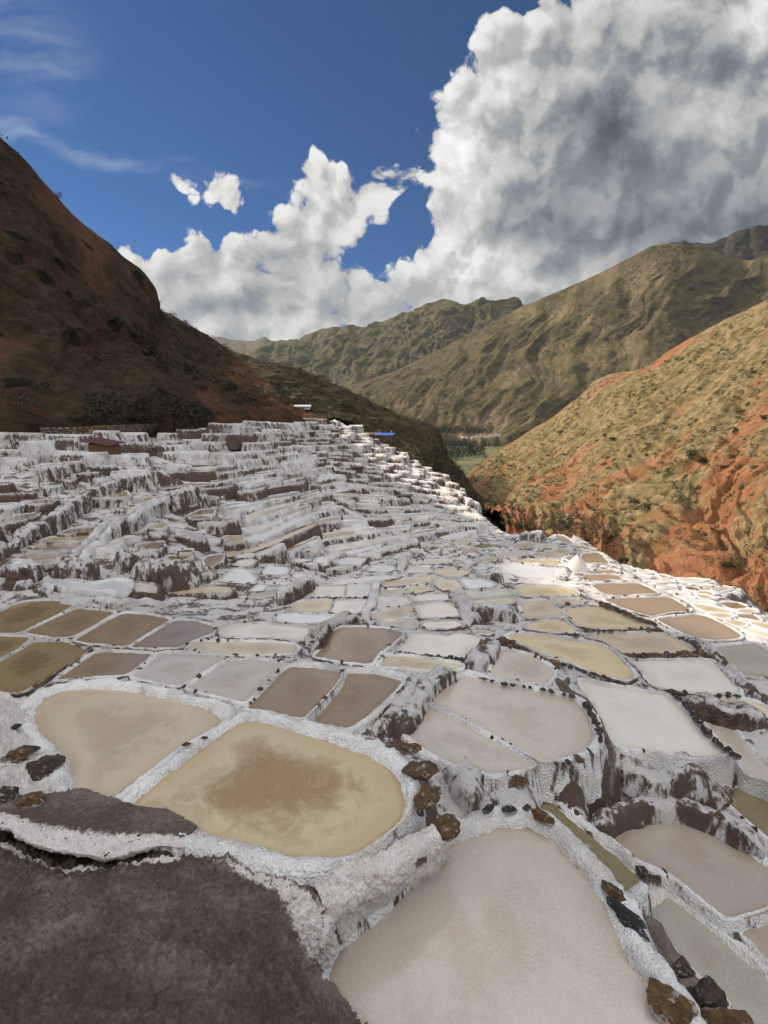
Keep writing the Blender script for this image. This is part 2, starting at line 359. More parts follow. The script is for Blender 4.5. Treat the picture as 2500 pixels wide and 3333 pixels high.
def hillmat(name, soil, soil2, grass, grass2, gsc, bal, foot=0.0, scrub=(0.022, 0.026, 0.012), scrub_amt=0.5, scrub_sc=0.5, bump_d=1.0, rock=None, fields=False):
    """hillside: soil showing through grass in downhill streaks, dotted with scrub; attributes s,t run along and down the slope"""
    m, N, p = newmat(name)
    P_ = pos(N); s_, t_ = attr(N, 's'), attr(N, 't'); cc = N.n('ShaderNodeCombineXYZ'); N.put(cc.inputs[0], s_); N.put(cc.inputs[1], N.m('MULTIPLY', t_, 0.16))
    n1 = N.noise(cc.outputs[0], gsc, 7, 0.62, 0.8); n2 = N.noise(P_, gsc * 6, 6, 0.68); n3 = N.noise(P_, gsc * 0.5, 3, 0.5)
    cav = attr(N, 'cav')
    so_ = N.mix(n2, soil, soil2); gr = N.mix(N.ss(n2, .3, .7), grass, grass2)
    f = N.m('ADD', N.m('ADD', N.m('MULTIPLY', n1, 0.75), N.m('MULTIPLY', n2, 0.30)), N.m('MULTIPLY', cav, 0.22))
    f = N.m('ADD', f, N.m('MULTIPLY', N.m('SUBTRACT', n3, .5), .25))
    if foot: f = N.m('SUBTRACT', f, N.m('MULTIPLY', N.ss(attr(N, 'v'), .45, .75), foot))
    c = N.mix(N.ss(f, bal - 0.05, bal + 0.05), so_, gr)
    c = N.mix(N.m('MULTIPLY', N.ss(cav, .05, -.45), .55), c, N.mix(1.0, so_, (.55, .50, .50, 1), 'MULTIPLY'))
    c = N.mix(N.m('MULTIPLY', N.ss(N.noise(P_, gsc * 2.2, 5, .6), .50, .58), .42), c, N.mix(1.0, c, (.50, .62, .42, 1), 'MULTIPLY'))
    if rock is not None:
        c = N.mix(N.m('MULTIPLY', N.ss(nz(N), 0.62, 0.42), 0.8), c, N.mix(n2, rock[0], rock[1]))
    v = N.vor(P_, scrub_sc, 'F1'); dens = N.ss(N.noise(P_, gsc * 1.3, 4), 0.40, 0.62)
    sm = N.m('MULTIPLY', N.ss(N.m('ADD', v, N.m('MULTIPLY', N.m('SUBTRACT', N.noise(P_, scrub_sc * 3, 3), .5), .5)), 0.36, 0.24), dens)
    c = N.mix(N.m('MULTIPLY', sm, scrub_amt), c, scrub)
    N.put(p.inputs['Base Color'], c); p.inputs['Roughness'].default_value = 0.95; p.inputs['Specular IOR Level'].default_value = 0.1
    h = N.m('ADD', N.m('ADD', n1, N.m('MULTIPLY', n2, .16)), N.m('ADD', N.m('MULTIPLY', sm, 0.3), N.m('MULTIPLY', N.noise(cc.outputs[0], gsc * 5, 5, .65, .3), .6)))
    N.put(p.inputs['Normal'], N.bump(N.m('ADD', h, N.m('MULTIPLY', N.noise(P_, gsc * 22, 5, .7), .35)), 0.9, bump_d)); return m
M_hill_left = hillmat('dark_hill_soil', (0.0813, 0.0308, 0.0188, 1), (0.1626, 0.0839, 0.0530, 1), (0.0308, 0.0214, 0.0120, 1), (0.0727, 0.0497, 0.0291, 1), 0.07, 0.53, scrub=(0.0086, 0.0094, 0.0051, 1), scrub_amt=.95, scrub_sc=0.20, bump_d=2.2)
M_hill_right = hillmat('red_hill_soil', (0.24, 0.082, 0.038, 1), (0.37, 0.190, 0.098, 1), (0.120, 0.094, 0.044, 1), (0.33, 0.240, 0.125, 1), 0.045, 0.535, foot=.14, scrub=(0.035, 0.038, 0.016, 1), scrub_amt=.9, scrub_sc=0.30, bump_d=2.5)
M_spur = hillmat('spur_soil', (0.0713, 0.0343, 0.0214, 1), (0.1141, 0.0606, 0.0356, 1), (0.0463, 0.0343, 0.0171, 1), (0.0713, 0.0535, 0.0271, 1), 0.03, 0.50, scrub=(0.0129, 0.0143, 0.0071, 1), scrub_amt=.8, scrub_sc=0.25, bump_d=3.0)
M_mid = hillmat('olive_mountain', (0.1672, 0.1188, 0.0660, 1), (0.2288, 0.1672, 0.0968, 1), (0.0660, 0.0563, 0.0282, 1), (0.1364, 0.1074, 0.0546, 1), 0.0045, 0.52, scrub=(0.0308, 0.0352, 0.0141, 1), scrub_amt=.55, scrub_sc=0.05, bump_d=22.0, rock=((0.0440, 0.0370, 0.0299, 1), (0.1144, 0.0880, 0.0616, 1)))
M_far = hillmat('far_mountain', (0.15, 0.11, 0.065, 1), (0.21, 0.155, 0.09, 1), (0.095, 0.080, 0.042, 1), (0.14, 0.115, 0.06, 1), 0.003, 0.52, scrub=(0.04, 0.042, 0.025, 1), scrub_amt=.4, scrub_sc=0.03, bump_d=35.0, rock=((0.045, 0.042, 0.040, 1), (0.11, 0.09, 0.07, 1)))
M_crag = hillmat('dark_crag', (0.05, 0.04, 0.034, 1), (0.09, 0.07, 0.055, 1), (0.045, 0.04, 0.028, 1), (0.06, 0.05, 0.035, 1), 0.003, 0.52, scrub_sc=.03, bump_d=30.0)
M_valley, N, p = newmat('valley_fields')
P_ = pos(N); vc = N.vor(stretch(N, P_, (1, 2.4, 1)), 0.009, 'F1', out='Color'); sp = N.n('ShaderNodeSeparateColor'); N.put(sp.inputs[0], vc)
c = N.ramp(sp.outputs[0], [(0.0, (0.04, 0.05, 0.016)), (0.3, (0.12, 0.11, 0.03)), (0.55, (0.06, 0.07, 0.02)), (0.8, (0.19, 0.155, 0.05)), (1.0, (0.05, 0.06, 0.02))])
c = N.mix(N.ss(N.noise(P_, 0.02, 5), .5, .7), c, (0.05, 0.06, 0.022, 1))
N.put(p.inputs['Base Color'], c); p.inputs['Roughness'].default_value = 1.0
def plain(name, col, rough=.8, bump=None):
    m, N, p = newmat(name); P_ = N.n('ShaderNodeTexCoord').outputs['Object']
    n = N.noise(P_, 3, 5, .65); c = N.mix(n, tuple(q * .72 for q in col) + (1,), tuple(min(1, q * 1.25) for q in col) + (1,))
    N.put(p.inputs['Base Color'], c); p.inputs['Roughness'].default_value = rough
    N.put(p.inputs['Normal'], N.bump(n, .4, .05)); return m
M_gravel = plain('gravel_crumbs', (.10, .075, .06))
M_leaf = plain('scrub_leaves', (0.045, 0.052, 0.020), .9)
M_leaf_dark = plain('dark_scrub_leaves', (0.034, 0.032, 0.017), .9)
M_tree = plain('tree_leaves', (0.020, 0.030, 0.014), .9)
M_trunk = plain('bark', (0.10, 0.08, 0.06))
M_redroof = plain('red_sheet_roof', (0.085, 0.014, 0.016), .55)
M_plaster = plain('pale_plaster', (0.62, 0.58, 0.52))
M_tile = plain('clay_tile_roof', (0.24, 0.09, 0.05))
M_tent = plain('grey_tarpaulin', (0.52, 0.54, 0.56), .6)
M_blue = plain('blue_tarpaulin', (0.03, 0.10, 0.40), .6)
M_wood = plain('weathered_timber', (0.11, 0.065, 0.04))
M_yellow = plain('yellow_paint', (0.45, 0.26, 0.05))
M_adobe = plain('adobe', (0.13, 0.07, 0.035))

# ---------------------------------------------------------------- base terrain surface G(x, y)
CTRL = [  # (x, y on the 1659-wide view, distance ahead in metres)
 (850, 2100, 4.7), (1300, 2100, 4.7), (600, 1650, 6.4), (1000, 1700, 6.6), (1600, 2000, 5.4), (1600, 1700, 7.2),
 (100, 1600, 7.4), (300, 1500, 8.6), (700, 1500, 8.8), (1000, 1560, 8.1), (1300, 1550, 8.4), (1600, 1500, 9.6),
 (0, 1400, 10.9), (300, 1350, 12.4), (600, 1380, 11.6), (900, 1400, 11.6), (1200, 1400, 12.0), (1500, 1400, 12.6),
 (0, 1290, 15.6), (300, 1300, 15.0), (560, 1320, 14.6), (760, 1290, 16.6), (900, 1290, 16.8), (1100, 1290, 17.2), (1350, 1290, 18.0), (1600, 1370, 14.5),
 (850, 1225, 23), (1000, 1215, 26), (1130, 1225, 25), (1260, 1225, 25), (1100, 1180, 33), (1240, 1175, 34), (1000, 1168, 36), (1090, 1145, 44), (1240, 1155, 40), (1340, 1215, 28),
 (0, 1200, 19), (150, 1180, 20.5), (0, 1100, 26), (150, 1050, 31), (0, 1030, 32), (0, 950, 41), (150, 950, 43), (350, 935, 56),
 (350, 1200, 20), (350, 1120, 26), (350, 1040, 36), (350, 980, 46), (560, 1260, 18), (560, 1180, 24.5), (540, 1080, 37), (520, 980, 53), (520, 922, 68),
 (700, 1200, 26), (700, 1130, 35), (700, 1050, 53), (700, 960, 84), (600, 907, 88), (720, 905, 110),
 (850, 1170, 34), (850, 1100, 47), (850, 1020, 73), (850, 966, 95), (960, 1120, 48), (960, 1034, 76), (1030, 1100, 58),
 (-300, 1500, 7.5), (-400, 1300, 13), (-400, 1150, 20), (-500, 950, 36), (1900, 1500, 9), (2100, 1800, 6), (1900, 1380, 14)]
_c = np.array(CTRL); _P3 = at_y(_c[:, 0] * V2, _c[:, 1] * V2, _c[:, 2])
def _warp(x, y):       # distances are compared on a log scale so near and far points weigh alike
    y = np.maximum(y, 1.5); return np.stack([x / (y + 4), np.log(y + 4)], -1)
_X = _warp(_P3[:, 0], _P3[:, 1])
def _phi(r): return r * r * np.log(r + 1e-9)
_A = _phi(np.linalg.norm(_X[:, None] - _X[None], axis=-1)) + np.eye(len(_X)) * 2e-3
_Pm = np.hstack([np.ones((len(_X), 1)), _X]); _n = len(_X)
_K = np.block([[_A, _Pm], [_Pm.T, np.zeros((3, 3))]]); _rhs = np.zeros(_n + 3); _rhs[:_n] = _P3[:, 2] / (_P3[:, 1] + 4)
_w = np.linalg.solve(_K, _rhs)
def G(x, y):
    x = np.asarray(x, float); y = np.asarray(y, float); q = _warp(x, y); sh = x.shape; q = q.reshape(-1, 2)
    out = np.empty(len(q))
    for i in range(0, len(q), 20000):
        b = q[i:i + 20000]; out[i:i + 20000] = _phi(np.linalg.norm(b[:, None] - _X[None], axis=-1)) @ _w[:_n] + _w[_n] + b @ _w[_n + 1:]
    return out.reshape(sh) * (y + 4)
def hit(px, py):
    """where the line of sight through a photograph pixel meets G"""
    d = ray(px, py); d = d / d[1]
    ys = np.geomspace(2.5, 130, 400); gz = G(d[0] * ys, ys); f = d[2] * ys - gz
    k = np.argmax(f < 0) if (f < 0).any() else len(ys) - 1
    if k == 0: k = 1
    a, b = f[k - 1], f[k]; t = a / (a - b) if a != b else 0; y = ys[k - 1] + (ys[k] - ys[k - 1]) * min(max(t, 0), 1)
    return np.array([d[0] * y, y, d[2] * y])
# ---------------------------------------------------------------- the pans one can tell apart: outlines of the water as seen in the photograph
CROP = {'A': (0, 2100, .7836), 'B': (1200, 2100, .7836), 'C': (0, 1850, .6028), 'D': (900, 1850, .4822), 'E': (1600, 1850, .5425),
        'F': (0, 1350, .4822), 'G': (700, 1300, .6028), 'H': (1600, 1300, .5425), 'J': (1950, 1780, .3315), 'K': (0, 2350, .5425), 'L': (1800, 2700, .4219)}
TINT = {'cream': (0.64, 0.525, 0.32, .5), 'brown': (0.285, 0.205, 0.13, .4), 'tan': (0.30, 0.215, 0.145, .0), 'olive': (0.27, 0.20, 0.10, .75), 'pink': (0.52, 0.465, 0.395, .40),
        'white': (0.69, 0.65, 0.59, .25), 'grey': (0.40, 0.345, 0.28, .35), 'green': (0.36, 0.335, 0.27, .3), 'beige': (0.57, 0.475, 0.33, .5), 'pale': (0.68, 0.62, 0.54, .3), 'murky': (0.21, 0.165, 0.075, .25),
        'silver': (0.68, 0.68, 0.69, .1), 'crust': (0.66, 0.64, 0.63, .1), 'gold': (0.58, 0.475, 0.285, 1.0)}
PANS = [
 ('A', 'beige', -5.05, 'large cream pan with a bright glare, at the left behind the brown earth bank', [(140,270),(190,215),(280,185),(400,178),(530,190),(700,225),(850,262),(905,290),(922,315),(900,345),(800,400),(700,460),(600,540),(480,628),(400,720),(330,680),(305,590),(285,480),(200,400),(150,340)]),
 ('A', 'gold', -5.0, 'largest yellowish cream pan with a brown cloud in its middle, front centre', [(1020,316),(1070,314),(1180,345),(1300,380),(1450,430),(1560,470),(1620,510),(1665,580),(1688,660),(1678,710),(1640,760),(1570,815),(1500,860),(1430,885),(1350,888),(1220,875),(1080,840),(960,812),(870,800),(740,770),(600,720),(540,672),(620,600),(700,535),(850,425),(940,355)]),
 ('C', 'olive', None, 'olive brown pan at the left edge, highest of the four rows of brown pans there', [(-60,250),(0,238),(60,205),(140,178),(290,172),(372,190),(395,202),(370,218),(240,285),(110,350),(-60,350)]),
 ('C', 'brown', None, 'grey brown pan right of the olive pan, its far rim lined with dark stones', [(420,216),(520,225),(622,240),(520,302),(390,372),(290,374),(150,352),(150,342),(290,270)]),
 ('C', 'brown', None, 'mauve brown pan, third from the left in the row below the white crags', [(665,240),(800,250),(922,276),(800,350),(685,426),(560,410),(480,405),(402,388),(530,312)]),
 ('C', 'brown', None, 'darker mauve pan at the right end of the row of four brown pans', [(950,280),(1060,285),(1165,318),(1148,352),(1040,392),(960,432),(870,430),(700,428),(800,365)]),
 ('C', 'pale', None, 'long pale cream pan with a straight far rim, right of the mauve pans', [(1175,335),(1250,300),(1420,300),(1659,322),(1745,338),(1728,384),(1640,390),(1500,376),(1300,372),(1175,366)]),
 ('C', 'beige', None, 'narrow cream pan with a faint brown fold, just below the long pale pan', [(1055,395),(1230,398),(1450,400),(1590,412),(1603,432),(1583,460),(1400,468),(1240,468),(1150,452),(1015,436)]),
 ('C', 'olive', None, 'small cut-off olive pan at the left edge between two larger olive pans', [(-60,370),(0,366),(150,372),(160,386),(90,440),(0,488),(-60,520)]),
 ('C', 'olive', None, 'big olive pan with a rusty patch, left edge above the glaring cream pan', [(185,398),(350,394),(400,420),(480,440),(450,468),(250,595),(120,672),(0,668),(-60,660),(-60,540),(0,505),(90,455)]),
 ('C', 'brown', None, 'pale brown pan right of the big olive one, behind the white curved dike', [(525,452),(700,455),(822,464),(785,500),(680,580),(520,584),(400,596),(300,606),(390,545),(450,500)]),
 ('C', 'pink', None, 'greyish pink pan with brown smudges, second behind the white curved dike', [(865,458),(1000,458),(1150,468),(1198,486),(1165,518),(1060,578),(968,638),(860,618),(720,584),(785,534)]),
 ('C', 'pink', None, 'pinkish brown pan with an arched far rim, third behind the white dike', [(1240,502),(1380,490),(1535,518),(1495,562),(1400,655),(1318,728),(1200,690),(1012,648),(1085,592),(1170,535)]),
 ('A', 'brown', None, 'smooth brown pan, fourth behind the white dike, between two beaded rims', [(1200,84),(1410,108),(1420,130),(1375,190),(1256,318),(1150,280),(1018,268),(1105,182)]),
 ('A', 'brown', None, 'smooth dark brown pan ending at the diagonal brown dike', [(1442,116),(1560,118),(1675,148),(1640,192),(1540,285),(1452,352),(1282,322),(1352,240),(1424,160)]),
 ('D', 'brown', None, 'dark mauve brown pan in the middle, left of the shiny white one', [(420,402),(560,396),(760,406),(845,430),(850,450),(745,535),(685,578),(630,650),(450,632),(250,598),(335,512),(355,450)]),
 ('D', 'white', None, 'shiny cream white pan in the middle with a stone row along its near rim', [(892,442),(1000,440),(1150,452),(1250,434),(1330,452),(1390,482),(1365,530),(1308,608),(1150,598),(950,586),(815,552),(872,500)]),
 ('D', 'beige', None, 'narrow cream pan below the stone row, above the grey brown dike', [(740,592),(860,592),(1000,612),(1160,632),(1268,657),(1185,692),(1000,688),(910,676),(690,662)]),
 ('D', 'white', None, 'white pan of the paired square pans behind the dark stone line, left one', [(215,150),(330,126),(466,119),(452,198),(196,200)]),
 ('D', 'white', None, 'white pan of the paired square pans behind the dark stone line, right one', [(478,119),(560,106),(662,109),(672,140),(636,192),(464,198)]),
 ('D', 'beige', None, 'pan with a brown left corner, below the dark stone line, left one', [(190,214),(384,214),(346,302),(80,284),(135,238)]),
 ('D', 'white', None, 'greenish white pan below the dark stone line, right one', [(398,214),(616,217),(598,260),(576,302),(364,306)]),
 ('D', 'white', None, 'long thin white pan lying behind the paired square pans', [(345,114),(440,77),(700,57),(845,54),(800,68),(700,84),(560,96),(335,118)]),
 ('D', 'beige', None, 'lens-shaped beige pan right of the long thin white one', [(720,92),(850,72),(1048,47),(1078,60),(1028,88),(850,116),(722,122)]),
 ('D', 'beige', None, 'small beige pan left of centre of the small middle pans, top row', [(704,146),(842,137),(864,174),(760,187),(686,188)]),
 ('D', 'beige', None, 'small half brown half white pan in the top row of middle pans', [(866,126),(1008,110),(1056,149),(905,172)]),
 ('D', 'beige', None, 'beige pan with a slanting right side in the top row of middle pans', [(1056,86),(1213,74),(1260,138),(1208,152),(1100,147)]),
 ('D', 'silver', None, 'bluish grey pan in front of the brown crusted bank', [(1234,72),(1400,77),(1475,101),(1462,123),(1294,137)]),
 ('D', 'pale', None, 'pale pan in the second row of middle pans, left', [(674,207),(780,197),(882,192),(900,233),(760,262),(660,286)]),
 ('D', 'pale', None, 'thin pale pan in the second row of middle pans, right', [(914,188),(1000,175),(1177,173),(1186,212),(1060,218),(928,225)]),
 ('D', 'beige', None, 'wedge-shaped shiny pan in the third row of middle pans, left', [(626,310),(760,278),(908,253),(940,328),(870,332),(780,341),(635,336)]),
 ('D', 'pale', None, 'arched pale cream pan in the third row of middle pans, right', [(925,252),(1100,232),(1160,236),(1246,287),(1250,322),(962,336)]),
 ('D', 'beige', None, 'small beige pan above the dark mauve brown pan', [(700,353),(942,355),(936,402),(840,396),(695,382)]),
 ('D', 'pale', None, 'small pale pan with a rounded near side, above the shiny white pan', [(993,363),(1238,356),(1256,392),(1130,411),(988,402)]),
 ('D', 'silver', None, 'long bluish white pan in front of the white crag, above the long pale pan', [(0,307),(200,312),(565,328),(400,358),(150,376),(0,352)]),
 ('D', 'pink', None, 'thin pinkish pan, upper of three below the brown crusted bank', [(1260,158),(1560,147),(1596,178),(1400,197),(1245,207)]),
 ('D', 'beige', None, 'thin beige pan, middle of three below the brown crusted bank', [(1260,222),(1615,198),(1600,232),(1255,247)]),
 ('D', 'beige', None, 'small beige pan, lowest of three below the brown crusted bank', [(1338,258),(1588,264),(1597,316),(1332,308)]),
 ('D', 'beige', None, 'small rounded beige pan below the grey channel bend', [(1060,22),(1200,8),(1298,8),(1306,38),(1228,57),(1112,48)]),
 ('D', 'silver', None, 'small bright white pan beside the left white crag', [(114,32),(180,27),(264,40),(198,87),(104,77)]),
 ('D', 'silver', None, 'small bluish pan at the foot of the white crag', [(-60,88),(0,86),(120,97),(184,105),(60,118),(-60,112)]),
 ('D', 'green', None, 'grey green pan at the foot of the white crag', [(-130,155),(0,137),(130,122),(146,127),(0,178),(-100,200),(-180,200)]),
 ('D', 'beige', None, 'tiny tan pan beside the salty grey hollow', [(1345,412),(1465,445),(1400,448),(1334,428)]),
 ('E', 'cream', None, 'small rounded cream pan with an ochre stone on its near rim', [(218,336),(330,315),(438,322),(486,350),(508,392),(350,380),(205,362)]),
 ('E', 'beige', None, 'tan pan with a slanting right side beyond the small cream pan', [(182,198),(320,185),(378,232),(426,262),(430,292),(204,297),(174,232)]),
 ('E', 'cream', None, 'large buff pan whose far rim carries a row of ochre boulders', [(440,242),(560,228),(650,228),(760,274),(860,313),(962,356),(950,360),(700,369),(514,348),(464,290)]),
 ('E', 'tan', None, 'smooth brown pan, smallest of the three flat brown pans at the right', [(605,110),(645,92),(888,90),(956,121),(1008,153),(900,157),(760,167),(684,157)]),
 ('E', 'tan', None, 'smooth brown pan, middle of the three flat brown pans at the right', [(668,187),(850,175),(1076,173),(1208,256),(1060,266),(952,290),(785,238)]),
 ('E', 'tan', None, 'smooth brown pan, nearest and largest of the three flat brown pans at the right', [(992,308),(1100,293),(1230,276),(1298,289),(1426,352),(1500,400),(1488,420),(1330,435),(1204,416),(1086,358)]),
 ('E', 'beige', None, 'wide cream pan held by a wall of ochre boulders along its near side', [(570,393),(900,389),(1055,399),(1230,495),(1180,510),(850,512),(805,508),(684,440),(576,406)]),
 ('E', 'cream', None, 'big boat-shaped yellowish cream pan with a soft glare near its tip', [(95,402),(150,388),(330,404),(470,434),(645,454),(735,503),(822,600),(852,652),(798,674),(650,645),(500,576),(340,517),(200,457),(110,425)]),
 ('E', 'pink', None, 'greyish pink pan left of the dark winding channel', [(46,492),(84,484),(240,524),(364,597),(368,640),(338,662),(330,700),(160,674),(0,655),(5,560)]),
 ('E', 'white', None, 'white pan with soft grey cloud reflections below the ochre boulder wall', [(835,556),(900,558),(1318,552),(1385,622),(1495,745),(1300,760),(1130,740),(985,706),(926,648),(896,600)]),
 ('E', 'green', None, 'large pale green-grey pan at the right edge', [(1296,477),(1450,458),(1588,448),(1650,485),(1720,560),(1720,665),(1659,655),(1525,650),(1404,568)]),
 ('E', 'cream', None, 'lens-shaped yellow pan above the white streaked wall at the right edge', [(1160,773),(1340,783),(1560,794),(1655,842),(1700,890),(1659,882),(1500,866),(1305,816)]),
 ('E', 'cream', None, 'oval cream pan with a crusted ring dike, right of centre', [(142,112),(200,98),(400,108),(505,132),(525,162),(380,165),(200,172),(163,150)]),
 ('E', 'beige', None, 'small tan pan squeezed below the oval ring dike', [(354,178),(480,178),(553,196),(538,212),(392,212)]),
 ('H', 'silver', None, 'long white oval pan left of the salt heap', [(34,992),(130,983),(400,1018),(412,1040),(378,1076),(200,1072),(62,1038)]),
 ('H', 'tan', None, 'brown pan just right of the salt heap', [(545,928),(640,918),(710,984),(562,982),(542,955)]),
 ('H', 'tan', None, 'thin brown strip pan, lower of two below the salt heap', [(560,1052),(750,1052),(795,1084),(600,1088),(535,1060)]),
 ('H', 'tan', None, 'very thin brown strip pan, upper of two below the salt heap', [(605,1026),(730,1024),(762,1040),(640,1044)]),
 ('B', 'pink', None, 'large pinkish cream pan with brown smudges, right of the diagonal brown dike', [(265,212),(330,164),(415,124),(520,158),(700,193),(868,233),(916,300),(930,388),(895,437),(800,476),(718,490),(560,396),(400,306),(250,232)]),
 ('B', 'pink', None, 'three-cornered pinkish tan pan below the thin straight rim', [(238,255),(400,331),(570,424),(706,502),(600,527),(500,535),(410,522),(300,472),(222,428),(150,360),(184,300)]),
 ('B', 'murky', None, 'narrow murky olive pan slanting between two crusted rims', [(550,628),(690,586),(740,633),(860,743),(1000,853),(1140,975),(1060,1040),(1012,955),(944,878),(853,788),(772,716),(672,660),(600,648)]),
 ('B', 'pink', -5.85, 'huge greyish pan filling the bottom centre, nearest of all', [(-190,1370),(-80,1220),(30,1100),(120,1010),(220,910),(330,840),(440,790),(560,757),(680,765),(760,810),(830,890),(920,980),(990,1080),(1030,1180),(1060,1290),(1130,1380),(1190,1470),(1240,1573),(1300,1700),(60,1900),(-20,1573),(-130,1450)]),
 ('B', 'grey', None, 'grey brown pan under the tall arched brown wall at the lower right', [(950,732),(1100,694),(1230,689),(1350,704),(1480,784),(1600,884),(1680,940),(1720,1000),(1690,1080),(1485,1140),(1404,1076),(1303,986),(1204,926),(1124,896),(1014,806)]),
 ('B', 'murky', None, 'murky olive brown pan at the right edge above the arched wall', [(1405,612),(1560,588),(1659,602),(1740,620),(1740,860),(1659,800),(1560,715),(1484,646)]),
 ('B', 'green', None, 'greenish grey pan in the bottom right corner beside the dark earth slope', [(1148,1120),(1232,1044),(1258,1054),(1400,1165),(1500,1255),(1659,1395),(1740,1470),(1740,1640),(1600,1590),(1450,1430),(1300,1295),(1204,1182)]),
 ('B', 'grey', None, 'small cut-off brown pan at the right edge behind a knobbly white rim', [(1536,1192),(1659,1134),(1740,1100),(1740,1370),(1655,1302),(1602,1250)]),
 ('B', 'white', None, 'large milky white pan at the right between stone-dotted rims', [(876,142),(950,153),(1060,173),(1140,198),(1238,208),(1325,282),(1395,372),(1480,448),(1400,465),(1280,465),(1180,436),(1060,425),(1012,396),(978,328),(944,240),(904,200)]),
 ('B', 'pink', None, 'pinkish tapering pan at the right edge below the white streaked wall', [(1405,324),(1500,334),(1543,382),(1588,442),(1659,504),(1720,560),(1720,610),(1659,566),(1562,536),(1542,470),(1464,402)]),
 # left hillside
 ('F', 'green', None, 'long greenish pan at the left edge above the sweeping brown wall', [(-80,730),(0,715),(90,680),(265,657),(248,680),(80,738),(-80,745)]),
 ('F', 'olive', None, 'small olive pan on the ledge above the long greenish one', [(170,604),(260,573),(395,572),(348,598)]),
 ('F', 'beige', None, 'tiny beige pan beneath the high white wall at the left', [(275,461),(435,454),(400,476),(292,483)]),
 ('F', 'green', None, 'tiny green-grey pan, upper of two beneath the high white wall', [(362,438),(440,427),(522,426),(478,443)]),
 ('F', 'beige', None, 'small tan pan at the inside of the sweeping brown wall, third up', [(778,638),(862,612),(965,620),(918,643)]),
 ('F', 'beige', None, 'long tan pan at the inside of the sweeping brown wall, fourth up', [(864,606),(932,557),(1122,551),(1040,578),(968,604)]),
 ('F', 'green', None, 'greenish pan at the upper end of the sweeping brown wall', [(1112,540),(1182,512),(1275,507),(1228,528),(1140,552)]),
 ('F', 'silver', None, 'whitish pan at the crest of the white ridge with the dark channel', [(688,700),(770,668),(890,668),(852,718),(760,732)]),
 ('F', 'tan', None, 'top one of the four stacked tan pans at the left', [(382,803),(490,768),(715,753),(688,787),(500,802)]),
 ('F', 'beige', None, 'second from the top of the four stacked tan pans at the left', [(248,863),(342,823),(672,808),(636,842),(400,858)]),
 ('F', 'tan', None, 'third from the top of the four stacked tan pans at the left', [(188,918),(262,878),(632,863),(594,897),(300,918)]),
 ('F', 'tan', None, 'lowest and longest of the four stacked tan pans at the left', [(88,988),(162,943),(538,918),(498,957),(300,982),(150,1001)]),
 ('F', 'tan', None, 'thin tan sliver below the four stacked tan pans', [(160,1030),(230,1013),(412,1002),(376,1019),(240,1045)]),
 ('F', 'tan', None, 'cut-off tan pan at the left edge below the four stacked ones', [(-60,1075),(0,1066),(60,1033),(125,1023),(106,1056)]),
 ('F', 'beige', None, 'little arched beige pan on the white ridge, upper of two', [(1004,768),(1042,732),(1108,725),(1122,740),(1098,768)]),
 ('F', 'beige', None, 'little beige pan on the white ridge, lower of two', [(1010,796),(1080,792),(1116,801),(1096,817)]),
 ('F', 'tan', None, 'tan pan in a notch of the white ridge with a dark slit behind it', [(910,912),(932,873),(1106,853),(1106,888),(1058,912)]),
 ('F', 'olive', None, 'olive tan pan hanging over the rounded brown wall', [(868,968),(960,957),(1080,952),(1038,987),(960,1002)]),
 ('F', 'olive', None, 'yellow olive pan with a white streaked front wall', [(1134,952),(1304,943),(1246,982),(1150,1007)]),
 ('F', 'olive', None, 'small olive pan just behind the yellow olive one', [(1176,928),(1252,908),(1304,907),(1288,932)]),
 ('F', 'tan', None, 'tan pan with a steep crusted right side, edge of the left hillside', [(1376,984),(1402,954),(1514,938),(1496,988),(1402,1040)]),
 ('F', 'olive', None, 'dark olive pan, upper half of a split pan on the hillside', [(1254,688),(1342,643),(1444,633),(1444,668)]),
 ('F', 'olive', None, 'dark olive pan, lower half of a split pan on the hillside', [(1276,704),(1312,680),(1434,684),(1378,702)]),
 ('F', 'olive', None, 'tiny square olive pan in a white box of walls', [(1504,732),(1513,703),(1586,698),(1586,722)]),
 ('F', 'crust', None, 'dried whitish pan with a brown rounded front', [(1190,808),(1250,784),(1354,798),(1384,830),(1366,852)]),
 ('F', 'beige', None, 'grey beige pan right of the dried whitish one', [(1506,820),(1636,815),(1652,850),(1550,870)]),
 ('F', 'beige', None, 'faint beige pan above the brown hump', [(1356,560),(1420,548),(1480,556),(1400,567)]),
 ('F', 'beige', None, 'thin beige pan below the red roofed hut', [(608,355),(700,345),(790,346),(764,357)]),
 ('F', 'beige', None, 'thin beige pan one step below the hut pan', [(518,400),(590,390),(680,387),(588,402)]),
 # foot of the hillside
 ('G', 'silver', None, 'bluish white pan mirroring the sky at the foot of the left crag', [(94,917),(168,918),(224,965),(210,997),(20,982)]),
 ('G', 'silver', None, 'bluish pan on top of the squat white block', [(246,948),(284,894),(402,908),(384,947)]),
 ('G', 'white', None, 'small white pan behind the bluish mirroring pans', [(108,848),(165,828),(214,832),(206,847),(132,859)]),
 ('G', 'white', None, 'white pan between the two bluish mirroring pans', [(96,898),(132,873),(222,869),(186,901)]),
 ('G', 'silver', None, 'flat bluish pan below the squat white block', [(306,978),(370,973),(470,1000),(334,1002)]),
 ('G', 'white', None, 'white pan right of the squat white block', [(416,957),(434,934),(540,952),(468,981)]),
 ('G', 'silver', None, 'small bluish pan in a ring of dark stones', [(188,1038),(232,1004),(274,1011),(256,1036)]),
 ('G', 'silver', None, 'bluish pan with a sharp right corner, centre foot of the hillside', [(646,879),(704,858),(822,858),(786,887),(700,892)]),
 ('G', 'silver', None, 'bluish pan right of the sharp cornered one', [(821,928),(854,898),(954,898),(977,919),(938,932)]),
 ('G', 'pale', None, 'thin pale pan below the sharp cornered bluish one', [(606,919),(680,903),(742,907),(638,918)]),
